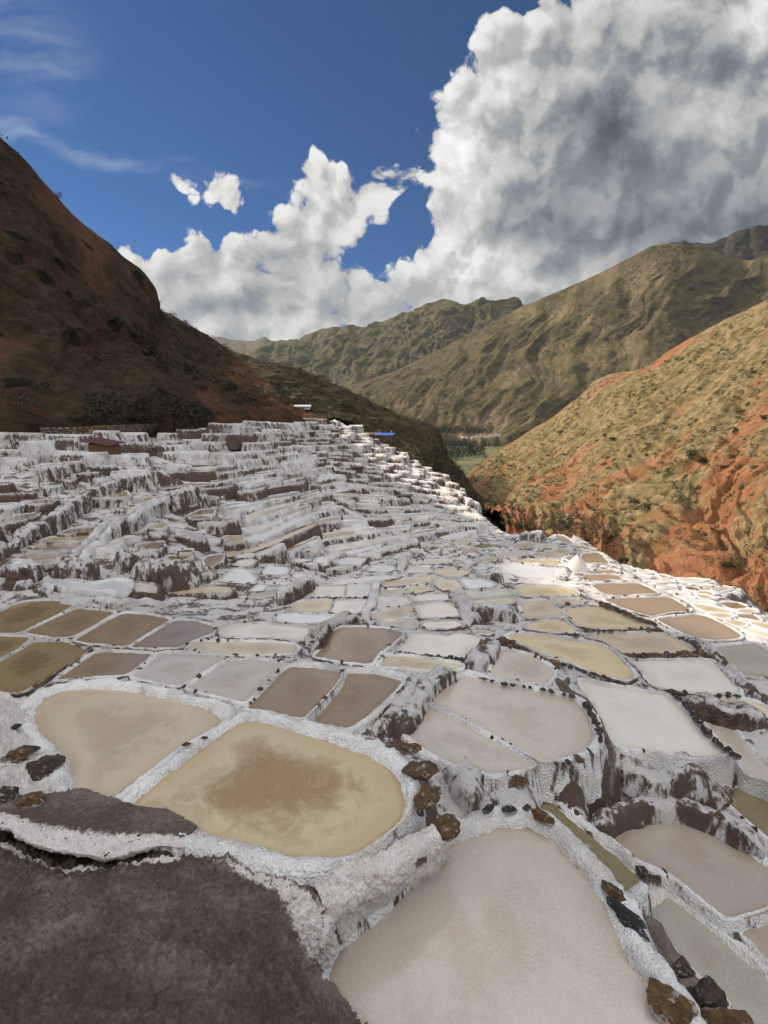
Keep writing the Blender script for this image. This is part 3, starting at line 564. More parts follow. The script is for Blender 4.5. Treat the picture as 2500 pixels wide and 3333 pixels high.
 ('G', 'pale', None, 'thin pale pan above the sharp cornered bluish one', [(756,831),(860,828),(892,840),(780,847)]),
 ('G', 'pale', None, 'pale pan shaped like a wedge beside the grey dike', [(941,858),(1000,833),(1082,862),(1000,862)]),
 ('G', 'pale', None, 'wide pale pan in the centre, upper of three', [(1038,889),(1062,873),(1276,863),(1300,887),(1200,892)]),
 ('G', 'white', None, 'wide pale pan in the centre, left lower of three', [(1036,908),(1172,898),(1146,936),(1010,938)]),
 ('G', 'beige', None, 'wide beige pan in the centre, right lower of three', [(1186,919),(1346,908),(1372,942),(1252,947)]),
 ('G', 'pale', None, 'narrow pale pan below the tall grey terraces', [(1026,824),(1062,808),(1122,812),(1078,827)]),
 ('G', 'pale', None, 'rounded grey pan at the foot of the far terraces', [(1176,770),(1230,758),(1280,771),(1268,782)]),
 ('G', 'beige', None, 'small beige pan in front of the rounded grey one', [(1206,799),(1250,783),(1312,792),(1230,812)]),
 ('G', 'pale', None, 'humped greyish pan with dark stones along it', [(1296,760),(1370,748),(1422,761),(1332,786)]),
 ('G', 'beige', None, 'beige pan right of the humped greyish one', [(1326,810),(1400,798),(1442,811),(1370,832)]),
 ('G', 'olive', None, 'olive tan pan under the low brown crusted wall, far right', [(1406,790),(1470,778),(1542,786),(1470,802)]),
 ('G', 'pale', None, 'small pale pan between two dikes, far centre', [(1288,868),(1332,839),(1372,852),(1356,867)]),
 ('G', 'beige', None, 'beige pan slanting to the far right', [(1438,858),(1520,843),(1550,851),(1452,894)]),
 ('G', 'beige', None, 'murky pan in a deep notch of the hillside foot', [(472,811),(560,804),(536,828),(474,818)]),
 ('G', 'white', None, 'small white pan on top of a white block near the notch', [(536,883),(552,854),(614,853),(598,887)]),
 ('G', 'silver', None, 'very small white pan left of the white block', [(476,889),(538,883),(545,898)]),
 ('G', 'silver', None, 'thin silvery pan on a ledge left of the notch', [(420,870),(500,862),(520,872),(440,880)]),
 ('H', 'beige', None, 'beige pan, left of the pair nearest the far edge', [(92,884),(200,858),(284,866),(210,896)]),
 ('H', 'pale', None, 'pale pan, right of the pair nearest the far edge', [(266,879),(340,863),(378,880),(310,902)]),
 ('H', 'beige', None, 'dull tan pan just left of the salt heap', [(338,909),(420,893),(472,919),(400,927)]),
 ('H', 'beige', None, 'long tan pan behind the long white oval', [(226,934),(300,918),(442,940),(434,952),(320,947)]),
 ('H', 'pale', None, 'pale cream pan at the left of the far plateau', [(6,934),(42,913),(212,912),(212,934),(120,951)]),
 ('H', 'beige', None, 'thin tan pan directly behind the long white oval', [(134,972),(200,958),(396,963),(424,984),(380,1000)]),
 ('H', 'green', None, 'pale green-grey pan at the far corner by the canyon', [(386,818),(430,815),(492,864),(430,858)]),
 ('H', 'beige', None, 'tiny tan pan at the far corner by the canyon', [(476,880),(520,872),(540,894),(500,898)]),
 # lower shelf beyond the right-hand rim
 ('J', 'beige', 'low', 'long beige pan on the lower shelf, beyond the flat brown pans', [(915,562),(1060,573),(1200,603),(1298,633),(1312,648),(1040,638)]),
 ('J', 'beige', 'low', 'beige pan on the lower shelf split by a thin line from the long beige one', [(1060,652),(1304,658),(1314,688),(1200,702),(1120,682)]),
 ('J', 'olive', 'low', 'half-moon olive pan on the lower shelf near the drop', [(1180,562),(1254,539),(1358,544),(1470,594),(1330,616),(1254,588)]),
 ('J', 'beige', 'low', 'thin tan pan right of the half-moon olive one', [(1352,640),(1422,614),(1518,609),(1562,638),(1480,646),(1362,646)]),
 ('J', 'brown', 'low', 'brownish pan with a slanting right side on the lower shelf', [(1356,662),(1518,664),(1600,727),(1450,706),(1364,698)]),
 ('J', 'beige', 'low', 'rounded beige pan on the lower shelf beside the white fork', [(1225,726),(1340,716),(1446,738),(1450,768),(1372,787)]),
 ('J', 'beige', 'low', 'beige pan right of the white fork at the right edge', [(1496,733),(1659,753),(1720,765),(1720,825),(1659,812),(1495,764)]),
 ('J', 'pale', 'low', 'pale pan below the white fork at the right edge', [(1400,802),(1470,788),(1659,834),(1720,850),(1720,905),(1659,887),(1500,846)]),
 ('J', 'olive', 'low', 'small olive oval on the lower shelf', [(836,397),(900,384),(1002,411),(930,427),(864,422)]),
 ('J', 'cream', 'low', 'small cream oval right of the olive oval on the lower shelf', [(1014,378),(1080,372),(1150,386),(1060,407),(996,391)]),
 ('J', 'pink', 'low', 'pinkish pan on top of the white block at the canyon edge', [(1098,415),(1220,384),(1330,405),(1160,450)]),
 ('J', 'pink', 'low', 'narrow pinkish pan left of the white block', [(938,445),(1060,429),(1142,463),(1090,472),(962,457)]),
 ('J', 'beige', 'low', 'tan wedge on the lower shelf left of the half-moon pan', [(956,476),(1040,464),(1160,512),(1000,507)]),
 ('J', 'silver', 'low', 'bluish white pan on the lower shelf, upper of three', [(698,440),(780,419),(930,468),(830,451)]),
 ('J', 'silver', 'low', 'bluish white pan on the lower shelf, middle of three', [(740,472),(860,469),(960,508),(800,501)]),
 ('J', 'silver', 'low', 'bluish white pan on the lower shelf, lowest of three', [(842,518),(1080,524),(1150,550),(1144,566),(900,544)]),
 ('J', 'beige', 'low', 'tiny tan pan at the upper left of the lower shelf', [(566,271),(640,271),(692,299),(622,307)]),
 ('J', 'pale', 'low', 'tiny pale pan below the tiny tan one on the lower shelf', [(608,326),(720,323),(742,344),(622,347)]),
 ('J', 'white', 'low', 'brilliant white pan at the canyon edge, left', [(386,236),(470,223),(532,264),(402,262)]),
 ('J', 'white', 'low', 'brilliant white pan one step below the canyon edge, left', [(340,272),(450,278),(510,299),(402,306)]),
 ('J', 'white', 'low', 'brilliant white pan at the very tip of the lower shelf', [(226,183),(300,188),(352,224),(290,227)]),
 ('J', 'white', 'low', 'tiny white pan in the middle of the lower shelf', [(526,341),(600,333),(632,354),(562,357)]),
 ('J', 'pale', 'low', 'small pale pan left of the olive oval', [(568,382),(700,378),(770,395),(680,407),(602,402)]),
 ('J', 'white', 'low', 'brilliant white pan at the canyon edge, right', [(768,312),(900,308),(1068,321),(960,346),(832,342)]),
]
# ---------------------------------------------------------------- geometry helpers for pans
def chaikin(P, n=2):
    for k in range(n):
        Q = np.roll(P, -1, 0); c = .12 if k == 0 and n > 1 else .25; P = np.stack([(1 - c) * P + c * Q, c * P + (1 - c) * Q], 1).reshape(-1, P.shape[1])
    return P
def resample(P, step, closed=True):
    Q = np.vstack([P, P[:1]]) if closed else P
    L = np.r_[0, np.cumsum(np.linalg.norm(np.diff(Q, axis=0), axis=1))]; n = max(8 if closed else 3, int(L[-1] / step))
    t = np.linspace(0, L[-1], n + 1)[:-1] if closed else np.linspace(0, L[-1], n + 1)
    return np.stack([np.interp(t, L, Q[:, k]) for k in range(Q.shape[1])], 1)
def area2(P): x, y = P[:, 0], P[:, 1]; return 0.5 * np.sum(x * np.roll(y, -1) - y * np.roll(x, -1))
def smooth_ring(a, n, k=1):
    for _ in range(n): a = (np.roll(a, 1, 0) + 2 * a + np.roll(a, -1, 0)) / 4
    return a
def normals_out(P, sm=3):
    T = np.roll(P, -1, 0) - np.roll(P, 1, 0); T = smooth_ring(T, sm); T /= np.linalg.norm(T, axis=1)[:, None] + 1e-9
    return np.stack([T[:, 1], -T[:, 0]], 1)      # P runs counter-clockwise
def inside(pts, poly):
    x, y = pts[:, 0], pts[:, 1]; r = np.zeros(len(pts), bool); a = poly; b = np.roll(poly, -1, 0)
    for (x1, y1), (x2, y2) in zip(a, b):
        c = ((y1 > y) != (y2 > y)); r ^= c & (x < (x2 - x1) * (y - y1) / ((y2 - y1) if y2 != y1 else 1e-9) + x1)
    return r
def seg_dist(pts, poly):
    a = poly; b = np.roll(poly, -1, 0); d = b - a; L = (d ** 2).sum(1) + 1e-12; best = np.full(len(pts), 1e9)
    for i in range(len(a)):
        t = np.clip(((pts - a[i]) @ d[i]) / L[i], 0, 1); q = pts - a[i] - t[:, None] * d[i]; best = np.minimum(best, (q ** 2).sum(1))
    return np.sqrt(best)

def px_of(crop, pts):
    x0, y0, s = CROP[crop]; p = np.array(pts, float); return np.stack([x0 + p[:, 0] * s, y0 + p[:, 1] * s], 1)
pans = []
for crop, tint, lev, label, pts in PANS:
    px = px_of(crop, pts); cen = px.mean(0); low = px[:, 1].max()
    if lev is None: z = hit(cen[0], 0.5 * (cen[1] + low))[2]
    elif lev == 'low': z = hit(cen[0], cen[1])[2] - 1.3
    else: z = lev
    Q = at_z(px[:, 0], px[:, 1], z)[:, :2]
    if area2(Q) < 0: Q = Q[::-1]
    Q = chaikin(Q, 2) if np.linalg.norm(Q.mean(0)) < 9.5 else Q * 1.0
    if len(Q) == len(pts):
        A1 = np.roll(Q, -1, 0); Q = np.stack([.9 * Q + .1 * A1, .1 * Q + .9 * A1], 1).reshape(-1, 2)
    c = Q.mean(0)
    pans.append(dict(P=Q, z=float(z), c=c, tint=tint, label=label, dist=float(np.linalg.norm(c)), man=True, hill=crop == 'F' or (crop == 'G' and px[:, 0].mean() < 1240 and px[:, 1].mean() < 1850), low=lev == 'low', px=cen, wpx=float(np.ptp(px[:, 0]))))
NMAN = len(pans)

# ---- hillside terraces: bands between a foot curve and a crest curve, cut into pans
def curve(pts):
    a = np.array(pts, float); d = ray(a[:, 0] * V2, a[:, 1] * V2); tx = d[:, 0] / d[:, 1]; return tx, a[:, 2]
ZONES = [
 dict(name='left hillside', base=curve([(-260, 1300, 14), (0, 1250, 17.3), (200, 1290, 15.6), (345, 1300, 15.5)]), top=curve([(-260, 955, 39), (0, 950, 42), (350, 935, 57)]), bands=13, w=(1.6, 5.2)),
 dict(name='middle hillside', base=curve([(330, 1290, 16), (560, 1310, 16), (690, 1230, 21.5)]), top=curve([(330, 936, 56), (450, 928, 63), (690, 905, 104)]), bands=22, w=(1.4, 4.6)),
 dict(name='far terraces', base=curve([(640, 1230, 22), (850, 1195, 29), (1000, 1168, 37), (1092, 1143, 45)]), top=curve([(640, 905, 97), (720, 906, 111), (850, 967, 94), (960, 1033, 77), (1092, 1139, 50)]), bands=38, w=(1.5, 4.2)),
]
proc = []
for zi, Z in enumerate(ZONES):
    (bt, by), (tt, ty) = Z['base'], Z['top']; t0, t1 = max(bt[0], tt[0]), min(bt[-1], tt[-1]); nb = Z['bands']
    def Y(tx, b, zi=zi, bt=bt, by=by, tt=tt, ty=ty, nb=nb):
        tx = np.asarray(tx, float); b = np.asarray(b, float)
        y0 = np.interp(tx, bt, by); y1 = np.interp(tx, tt, ty)
        wv = 0.9 * perlin(np.stack([tx * 11 + zi * 5, b * 0.35, tx * 0 + .5], -1)) * np.minimum(1, np.minimum(b, nb - b) / 2 + .2)
        f = np.clip((b + wv) / nb, 0.002, 1); return y0 * (y1 / y0) ** f if zi < 2 else y0 + (y1 - y0) * f ** 1.15
    for b in range(nb):
        tx = t0 + rng.uniform(0, .03)
        while tx < t1 - .01:
            ym = float(Y(tx, b + .5)); wd = rng.uniform(*Z['w']) * (1.35 if rng.random() < .15 else 1); tn = min(tx + wd / ym, t1)
            fr = 0.80
            n = 5; ts = np.linspace(tx + .02 / ym, tn - .02 / ym, n); sh = rng.uniform(-.18, .18)
            yf = Y(ts, np.full(n, b + max(0, sh))); yb = Y(ts, np.full(n, b + fr + max(0, sh * .5)))
            dm = float((yb - yf).mean()); lo = tx; tx = tn
            if dm < .7 or tn - lo < .006 or rng.random() < .07: continue
            F_ = np.stack([ts * yf, yf], 1); B_ = np.stack([ts * yb, yb], 1)
            P = np.vstack([F_, B_[::-1]]); 
            if area2(P) < 0: P = P[::-1]
            P = P + rng.normal(0, .07, P.shape) * min(1, dm / 2); P = chaikin(P, 1)
            zf = float(np.mean(G(F_[:, 0], F_[:, 1]))); zb = float(np.mean(G(B_[:, 0], B_[:, 1])))
            z = zf + 0.60 * (zb - zf) + rng.normal(0, .15)
            proc.append(dict(P=P, z=z, c=P.mean(0), tint=None, dist=float(np.linalg.norm(P.mean(0))), man=False, hill=True, low=False, zone=zi, band=b, tx=lo, area=abs(area2(P))))
keep = []
allP = [q['P'] for q in pans]
for q in proc:
    near_ = [r_ for r_ in pans if not r_['low'] and np.abs(r_['c'] - q['c']).max() < 9]
    def clash(P):
        smp = np.vstack([P, P.mean(0)[None]])
        return any(inside(smp, r_['P']).any() or inside(r_['P'], P).any() or seg_dist(P, r_['P']).min() < .12 for r_ in near_)
    for sc_, ox in ((1, 0), (.7, 0), (.55, -.25), (.55, .25)):
        P = q['c'] + (q['P'] - q['c']) * sc_ + np.array([ox * np.ptp(q['P'][:, 0]), 0])
        if not clash(P): q['P'] = P; q['c'] = P.mean(0); q['area'] *= sc_ ** 2; keep.append(q); break
pans += keep
for i, q in enumerate(pans): q['i'] = i
print('pans', NMAN, len(pans))

# ---- ground level between pans: blends the levels of the nearest pans
man_hi = [q for q in pans]
_cent = np.array([q['c'] for q in pans]); _rad = np.array([np.linalg.norm(q['P'] - q['c'], axis=1).max() for q in pans])
def ground(x, y):
    """height of the bare ground and whether the point lies under a pan"""
    pts = np.stack([x, y], 1); N_ = len(pts); g = G(x, y)
    num = np.zeros(N_); den = np.zeros(N_); under = np.zeros(N_, bool); lev = np.full(N_, 1e9)
    for q, rr in zip(pans, _rad):
        if q['hill'] or q['low']:
            m = np.abs(pts - q['c']).max(1) < rr
            if m.any():
                ins = inside(pts[m], q['P']); u = np.where(m)[0][ins]; under[u] = True; lev[u] = np.minimum(lev[u], q['z'])
            continue
        reach = 1.2 + 0.05 * q['dist']
        m = np.abs(pts - q['c']).max(1) < rr + reach
        if not m.any(): continue
        s = pts[m]; d = seg_dist(s, q['P']); ins = inside(s, q['P']); d[ins] = 0.0
        k = np.clip(1 - d / reach, 0, 1) ** 2; w_ = k / (d ** 2 + .004) ; num[m] += w_ * q['z']; den[m] += w_
        idx = np.where(m)[0]; u = idx[ins]; under[u] = True; lev[u] = np.minimum(lev[u], q['z'])
    w0 = 1.2; h = (num + w0 * (g - .12)) / (den + w0)
    return h, under, lev
print('terrain ready')
# ---- how far each pan is from its neighbours, so rims meet in the middle
def step_for(q): return float(np.clip(q['dist'] * 0.0075, .045, .45)) if q['man'] else float(np.clip(q['dist'] * .011, .16, .6))
for q in pans:
    q['R'] = resample(q['P'], step_for(q)); q['N'] = normals_out(q['R'], 4)
    q['wmax'] = (.18 if q['dist'] < 9 else .11) if q['man'] else .16
pans[1]['wmax'] = .30; pans[0]['wmax'] = .26
for q in pans:
    if 'nearest of all' in q['label'] if q['man'] else False: q['wmax'] = .34
    gap = np.full(len(q['R']), 9.0); rq = np.linalg.norm(q['P'] - q['c'], axis=1).max()
    for r_, rr in zip(pans, _rad):
        if r_ is q or np.linalg.norm(r_['c'] - q['c']) > rq + rr + 1.0: continue
        if abs(r_['z'] - q['z']) > 1.0: continue
        d = seg_dist(q['R'], r_['P']); d[inside(q['R'], r_['P'])] = 0; gap = np.minimum(gap, d)
    w = np.clip(gap * .53, .035, q['wmax']); q['w'] = smooth_ring(w, 4)

def pan_meshes(q):
    """salt rim round the water (inner lip, crest, outer wall running down to the ground) and the water sheet"""
    R_, N_, w = q['R'], q['N'], q['w'][:, None]; n = len(R_); z = q['z']; near = q['man'] and q['dist'] < 22
    s3 = np.stack([R_[:, 0], R_[:, 1], np.full(n, z)], 1)
    h = (.030 + .30 * q['w']) * (1 + .35 * perlin(s3 * 1.7)) * (1 if q['dist'] < 9 else .62); h = np.minimum(h, .12 + .0 * h)
    if not q['man']: h = h * 1.3
    out = R_ + N_ * (w * 1.5); g = G(out[:, 0], out[:, 1]) - (.78 if q['hill'] else .25)
    D = np.clip(z - g, .25, 1.5) + .2
    if q['low']: D = np.clip(D * 0 + 1.0, .5, 2)
    if near: prof = [(-.10, -.06), (-.03, -.012), (.10, .35), (.28, .85), (.50, 1.0), (.74, .96), (.92, .70), (1.02, .25)]
    else: prof = [(-.12, -.06), (.0, .02), (.3, .85), (.6, 1.0), (.95, .72)]
    rows = []
    for o, hh in prof:
        zz = z + (h * hh if hh > 0 else np.full(n, hh if hh > -.05 else -.05))
        rows.append(np.concatenate([R_ + N_ * (w * o if o > 0 else o * .6), zz[:, None]], 1))
    bat = .20 if q['man'] else .32
    for f in ((.12, .3, .55, .8, 1.0) if near else (.2, .55, 1.0)):
        rows.append(np.concatenate([R_ + N_ * (w * 1.05 + (D * f * bat)[:, None]), (z + .25 * h * (1 - f) - D * f)[:, None]], 1))
    V = np.stack(rows, 0); nr = len(rows)
    Vf = V.reshape(-1, 3); amp = np.repeat(np.array([1, 1] + [1] * (nr - 2)), n)
    wf = np.tile(q['w'], nr)
    nn = np.concatenate([np.tile(N_, (nr, 1)), np.zeros((nr * n, 1))], 1)
    zrel = np.repeat(np.arange(nr) / (nr - 1), n)
    if near:
        d1 = fbm(Vf * 5.5, 3) * .36 * wf; d2 = fbm(Vf * 16 + 9, 4, .6) * .28 * np.minimum(wf, .2); d3 = perlin(Vf * 38) * .018
        lowd = np.clip(zrel - .55, 0, 1) * .16 * fbm(Vf * np.array([2.2, 2.2, .7]), 3)
        Vf = Vf + nn * (d1 + d2 + lowd)[:, None]; Vf[:, 2] += (d2 * .8 + d3 + .5 * d1 * .4) * (zrel > .08) * (zrel < .8)
    else:
        k = .30 * wf + np.clip(zrel - .5, 0, 1) * .50
        d1 = fbm(Vf * np.array([1.7, 1.7, .6]), 3) * k; Vf = Vf + nn * d1[:, None]
        Vf[:, 2] += perlin(Vf * 3.1) * .035 * (zrel > .1) * (zrel < .75)
    F = grid_faces(n, nr, closed=True)
    # water
    c = R_.mean(0); star = True
    Pi = R_ + N_ * .05
    a = np.roll(Pi, -1, 0) - Pi; b = c - Pi; star = ((a[:, 0] * b[:, 1] - a[:, 1] * b[:, 0]) > 0).all()
    if star and q['man']:
        ks = [0, .06, .14, .28, .5, .75]; Wv = []; E = []
        sc = min(1.0, 2.2 / max(.1, np.sqrt(abs(area2(Pi)))))
        for k_ in ks: Wv.append(Pi + (c - Pi) * k_); E.append(np.full(n, min(1, k_ * 1.0)))
        Wv = np.vstack(Wv + [c[None]]); E = np.concatenate(E + [[1.0]])
        WF = [tuple(f) for f in grid_faces(n, len(ks), closed=True)] + [((len(ks) - 1) * n + i, (len(ks) - 1) * n + (i + 1) % n, len(Wv) - 1) for i in range(n)]
    else:
        Wv = Pi; E = np.full(n, .45); tri = tessellate_polygon([[Vector((p[0], p[1], 0)) for p in Pi]])
        WF = []
        for t in tri:
            A_, B_, C_ = Pi[t[0]], Pi[t[1]], Pi[t[2]]; cr = (B_[0] - A_[0]) * (C_[1] - A_[1]) - (B_[1] - A_[1]) * (C_[0] - A_[0])
            WF.append(tuple(t) if cr > 0 else tuple(t)[::-1])
    Wv = np.concatenate([Wv, np.full((len(Wv), 1), z)], 1)
    return Vf, F, Wv, WF, E

# rocks
def rock_mesh(seed, mat, n=2, flat=.7):
    import bmesh
    bm = bmesh.new(); bmesh.ops.create_icosphere(bm, subdivisions=n, radius=1.0)
    V = np.array([v.co[:] for v in bm.verts]); F = np.array([[v.index for v in f.verts] for f in bm.faces]); bm.free()
    r_ = np.random.default_rng(seed)
    for _ in range(9):       # plane cuts give the broken faces
        d = r_.normal(size=3); d /= np.linalg.norm(d); k = r_.uniform(.5, .85); t = V @ d; V = V - np.outer(np.maximum(t - k, 0), d)
    V *= np.array([r_.uniform(.8, 1.1), r_.uniform(.6, .85), flat * r_.uniform(.9, 1.3)])
    V = V + V * (fbm(V * 1.6 + seed, 5, .62)[:, None]) * .42
    return mesh('stone', V, F, mat, smooth=n > 2)
ROCK = {'o': [rock_mesh(s, M_ochre) for s in range(5)], 'd': [rock_mesh(s + 20, M_dark) for s in range(6)], 's': [rock_mesh(s + 40, M_slate) for s in range(3)], 'p': [rock_mesh(s + 60, M_pale) for s in range(3)]}
BIGROCK = {k: [rock_mesh(s + 90 + ord(k), m, 4) for s in range(4)] for k, m in (('o', M_ochre), ('d', M_dark), ('s', M_slate), ('p', M_pale))}
def put_rock(parent, base, x, y, z, size, kind='d', rz=None, big=False, name='stone'):
    me = random.choice((BIGROCK if big else ROCK)[kind]); s = size * .5
    return link(name, me, parent, (x - base[0], y - base[1], z - base[2]), (random.uniform(-.25, .25), random.uniform(-.25, .25), random.uniform(0, 6.28) if rz is None else rz),
                (s * random.uniform(.9, 1.25), s * random.uniform(.8, 1.1), s * random.uniform(.75, 1.05)))

# ---- labels for the terraces cut into the hillsides
tint_words = {'beige': 'beige', 'pale': 'pale', 'silver': 'whitish', 'olive': 'olive', 'tan': 'tan', 'crust': 'dried white', 'white': 'white'}
ordw = ['first', 'second', 'third', 'fourth', 'fifth', 'sixth', 'seventh', 'eighth', 'ninth', 'tenth', 'eleventh', 'twelfth', 'thirteenth', 'fourteenth', 'fifteenth', 'sixteenth', 'seventeenth', 'eighteenth', 'nineteenth', 'twentieth'] + ['twenty-' + w for w in ('first', 'second', 'third', 'fourth', 'fifth', 'sixth', 'seventh', 'eighth', 'ninth')] + ['thirtieth', 'thirty-first', 'thirty-second', 'thirty-third', 'thirty-fourth', 'thirty-fifth']
pp = pans[NMAN:]
for q in pp:
    r0 = rng.random(); q['tint'] = ('beige' if r0 < .28 else 'pale' if r0 < .5 else 'silver' if r0 < .68 else 'olive' if r0 < .76 else 'tan' if r0 < .84 else 'crust')
    if q['zone'] == 2: q['tint'] = 'silver' if r0 < .45 else 'white' if r0 < .75 else 'beige'
    q['size'] = math.sqrt(q['area']) / q['dist']
budget = 300 - NMAN; order = sorted(pp, key=lambda q: -q['size']); solo = set(id(q) for q in order[:budget])
rows_ = {}
for q in pp:
    if id(q) in solo: rows_.setdefault((q['zone'], q['band']), []).append(q)
for (zi, b), L in rows_.items():
    L.sort(key=lambda q: q['tx'])
    for k, q in enumerate(L):
        where = ZONES[zi]['name']; rw = ordw[b]
        q['label'] = f"{tint_words[q['tint']]} terrace pan, {ordw[k]} from the left in the {rw} step up the {where}"

# ---- build the pans
CR_T = dict(cream=.05, gold=.0)
for q in pans:
    if not q['man'] and id(q) not in solo: continue
    V, F, Wv, WF, E = pan_meshes(q); base = np.array([q['c'][0], q['c'][1], q['z']]); r0 = random.random()
    dirt = .12 + .45 * max(0, perlin(np.array([[q['c'][0] * .25, q['c'][1] * .25, 3.0]]))[0]) + .15 * r0
    if not q['man']: dirt = .06 + (.80 if r0 < .13 else .36 * r0)
    if q['man'] and q['dist'] > 12: dirt += .16
    if q['man'] and q['dist'] < 12: dirt = .10 + .15 * r0
    if q['low']: dirt = .05
    if 'earth bank' in q.get('label', '') or 'front centre' in q.get('label', ''): dirt = .0
    tc_ = np.array(TINT[q['tint']]); jit = 1 + .08 * (random.random() - .5); tcol = (tc_[0] * jit, tc_[1] * jit, tc_[2] * jit, tc_[3])
    q['obj'] = link('salt_pan', None, None, base, label=q['label'], category='salt pan', group='salt evaporation pans stepped down the slope')
    link('brine', mesh('brine', Wv - base, WF, M_brine, False, {'edge': E}), q['obj'], color=tcol)
    link('salt_rim', mesh('salt_rim', V - base, F, M_salt), q['obj'], color=(1, 1, 1, dirt))
# the rest, too far to tell apart, as one mass
VV, FF, MI = [], [], []; off = 0
for q in pp:
    if id(q) in solo: continue
    V, F, Wv, WF, E = pan_meshes(q)
    VV += [V]; FF += [tuple(f) for f in (F + off)]; MI += [0] * len(F); off += len(V)
    VV += [Wv]; FF += [tuple(i + off for i in f) for f in WF]; MI += [1] * len(WF); off += len(Wv)
if VV:
    link('distant_salt_pans', mesh('distant_salt_pans', np.vstack(VV), FF, [M_salt, M_brine], True, {'edge': np.full(off, .5)}, MI), color=(.62, .60, .58, .42), kind='stuff',
         label='mass of tiny white salt terraces stepping down the far spur', category='salt terraces')

# stones set along the rims
def rim_stones(q, dens, size, kinds='ddddp'):
    P, N_, w = q['R'], q['N'], q['w']; n = len(P); seg = np.linalg.norm(np.roll(P, -1, 0) - P, axis=1); s = 0; nxt = random.uniform(0, dens); base = np.array([*q['c'], q['z']]); cnt = 0
    for i in range(n):
        s += seg[i]
        if s > nxt:
            nxt = s + 1.35 * random.expovariate(1 / dens) + size * .9
            msk = perlin(np.array([[P[i, 0] * .6, P[i, 1] * .6, 7.7]]))[0]
            if msk < .0 or cnt > 26: continue
            p = P[i] + N_[i] * w[i] * random.uniform(.35, .8); sz = size * random.uniform(.45, 1.5)
            put_rock(q['obj'], base, p[0], p[1], q['z'] + .01 + w[i] * .12, sz, random.choice(kinds)); cnt += 1
for q in pans[:NMAN]:
    if q['dist'] < 8: 
        if 'front centre' in q['label'] or 'earth bank' in q['label']: continue
        rim_stones(q, .75, .13, 'dddsp')
    elif q['dist'] < 15: rim_stones(q, .42, .13, 'ddddpo')
    elif q['dist'] < 24: rim_stones(q, .75, .15, 'dddpo')
    elif q['dist'] < 32: rim_stones(q, 1.6, .2, 'ddp')
def find(s): return next(q for q in pans[:NMAN] if s in q['label'])
def stone_row(owner, crop, pts, size, kind, n):
    q = find(owner); px = px_of(crop, pts); z = q['z'] + .09; W3 = at_z(px[:, 0], px[:, 1], z)
    L = np.r_[0, np.cumsum(np.linalg.norm(np.diff(W3, axis=0), axis=1))]; base = np.array([*q['c'], q['z']])
    for t in np.linspace(0, L[-1], n):
        t += random.uniform(-.04, .04); x, y = np.interp(t, L, W3[:, 0]), np.interp(t, L, W3[:, 1]); put_rock(q['obj'], base, x, y, z, size * random.uniform(.75, 1.3), random.choice(kind), big=True)
stone_row('wide cream pan held', 'E', [(815,527),(950,524),(1100,524),(1290,512)], .30, 'oood', 13)
stone_row('wide cream pan held', 'E', [(570,374),(700,376),(800,372)], .14, 'dp', 8)
stone_row('large buff pan', 'E', [(660,212),(760,250),(850,290),(920,316),(975,335)], .28, 'ood', 13)
stone_row('large buff pan', 'E', [(850,372),(910,368),(1005,374)], .34, 'oso', 4)
stone_row('big boat-shaped', 'E', [(60,428),(110,448),(200,490),(300,540),(380,580)], .28, 'ood', 12)
stone_row('big boat-shaped', 'E', [(420,574),(560,620),(700,660)], .14, 'd', 12)
stone_row('shiny cream white', 'D', [(825,568),(930,590),(1050,600),(1160,612),(1290,622)], .22, 'ddo', 13)
stone_row('right one', 'D', [(240,206),(400,207),(560,203),(640,200)], .20, 'dd', 22)
stone_row('large milky white', 'B', [(1255,190),(1330,262),(1390,345),(1450,405),(1520,455)], .17, 'dds', 15)
stone_row('large pinkish cream', 'B', [(905,250),(935,300),(955,350),(965,395)], .17, 'dd', 11)
stone_row('large pinkish cream', 'B', [(780,494),(835,486),(880,474)], .15, 'ood', 3)
stone_row('large pinkish cream', 'B', [(480,140),(560,160),(640,172),(740,186),(850,212)], .14, 'dood', 10)
stone_row('murky olive pan', 'B', [(790,636),(830,665),(865,695)], .14, 'oo', 3)
stone_row('white pan with soft grey', 'E', [(1100,735),(1200,750),(1330,762),(1480,765)], .14, 'd', 7)
# ---------------------------------------------------------------- ground sheet under and between the pans
nu, nv = 560, 430
yv = np.geomspace(2.2, 150, nv); tv = np.linspace(-1.75, 1.35, nu)
T_, Y_ = np.meshgrid(tv, yv); X_ = T_ * (Y_ + 2.0)
gx, gy = X_.ravel(), Y_.ravel()
h, under, lev = ground(gx, gy)
rough = fbm(np.stack([gx, gy, gx * 0], -1) * 1.3, 4) * .10 + fbm(np.stack([gx, gy, gx * 0 + 4], -1) * 7, 2) * .02
rough2 = ridged(np.stack([gx, gy, gx * 0 + 9], -1) * .35, 3) * .30
far = np.clip((gy - 14) / 10, 0, 1)
h = np.where(under, np.minimum(h, lev) - .35, h + rough * (.35 + .6 * far) + rough2 * far * .5 - .03)
# hillside ground sits lower so that the terrace walls stand out of it
man_xy = np.array([q['c'] for q in pans[:NMAN] if not q['low']])
hz = ((gx / gy) < .42) & (gy > 18); dm_ = np.full(len(gx), 9.0); ii = np.where(hz)[0]
for q in pans[:NMAN]:
    if q['low'] or q['hill'] or q['dist'] < 14: continue
    m = ii[(np.abs(gx[ii] - q['c'][0]) < 6) & (np.abs(gy[ii] - q['c'][1]) < 6)]
    if len(m): dm_[m] = np.minimum(dm_[m], seg_dist(np.stack([gx[m], gy[m]], 1), q['P']))
k_ = np.clip((dm_ - .3) / 1.5, 0, 1) * np.clip((gy - 18) / 6, 0, 1) * hz
h = np.where(~under, h - .45 * k_, h)
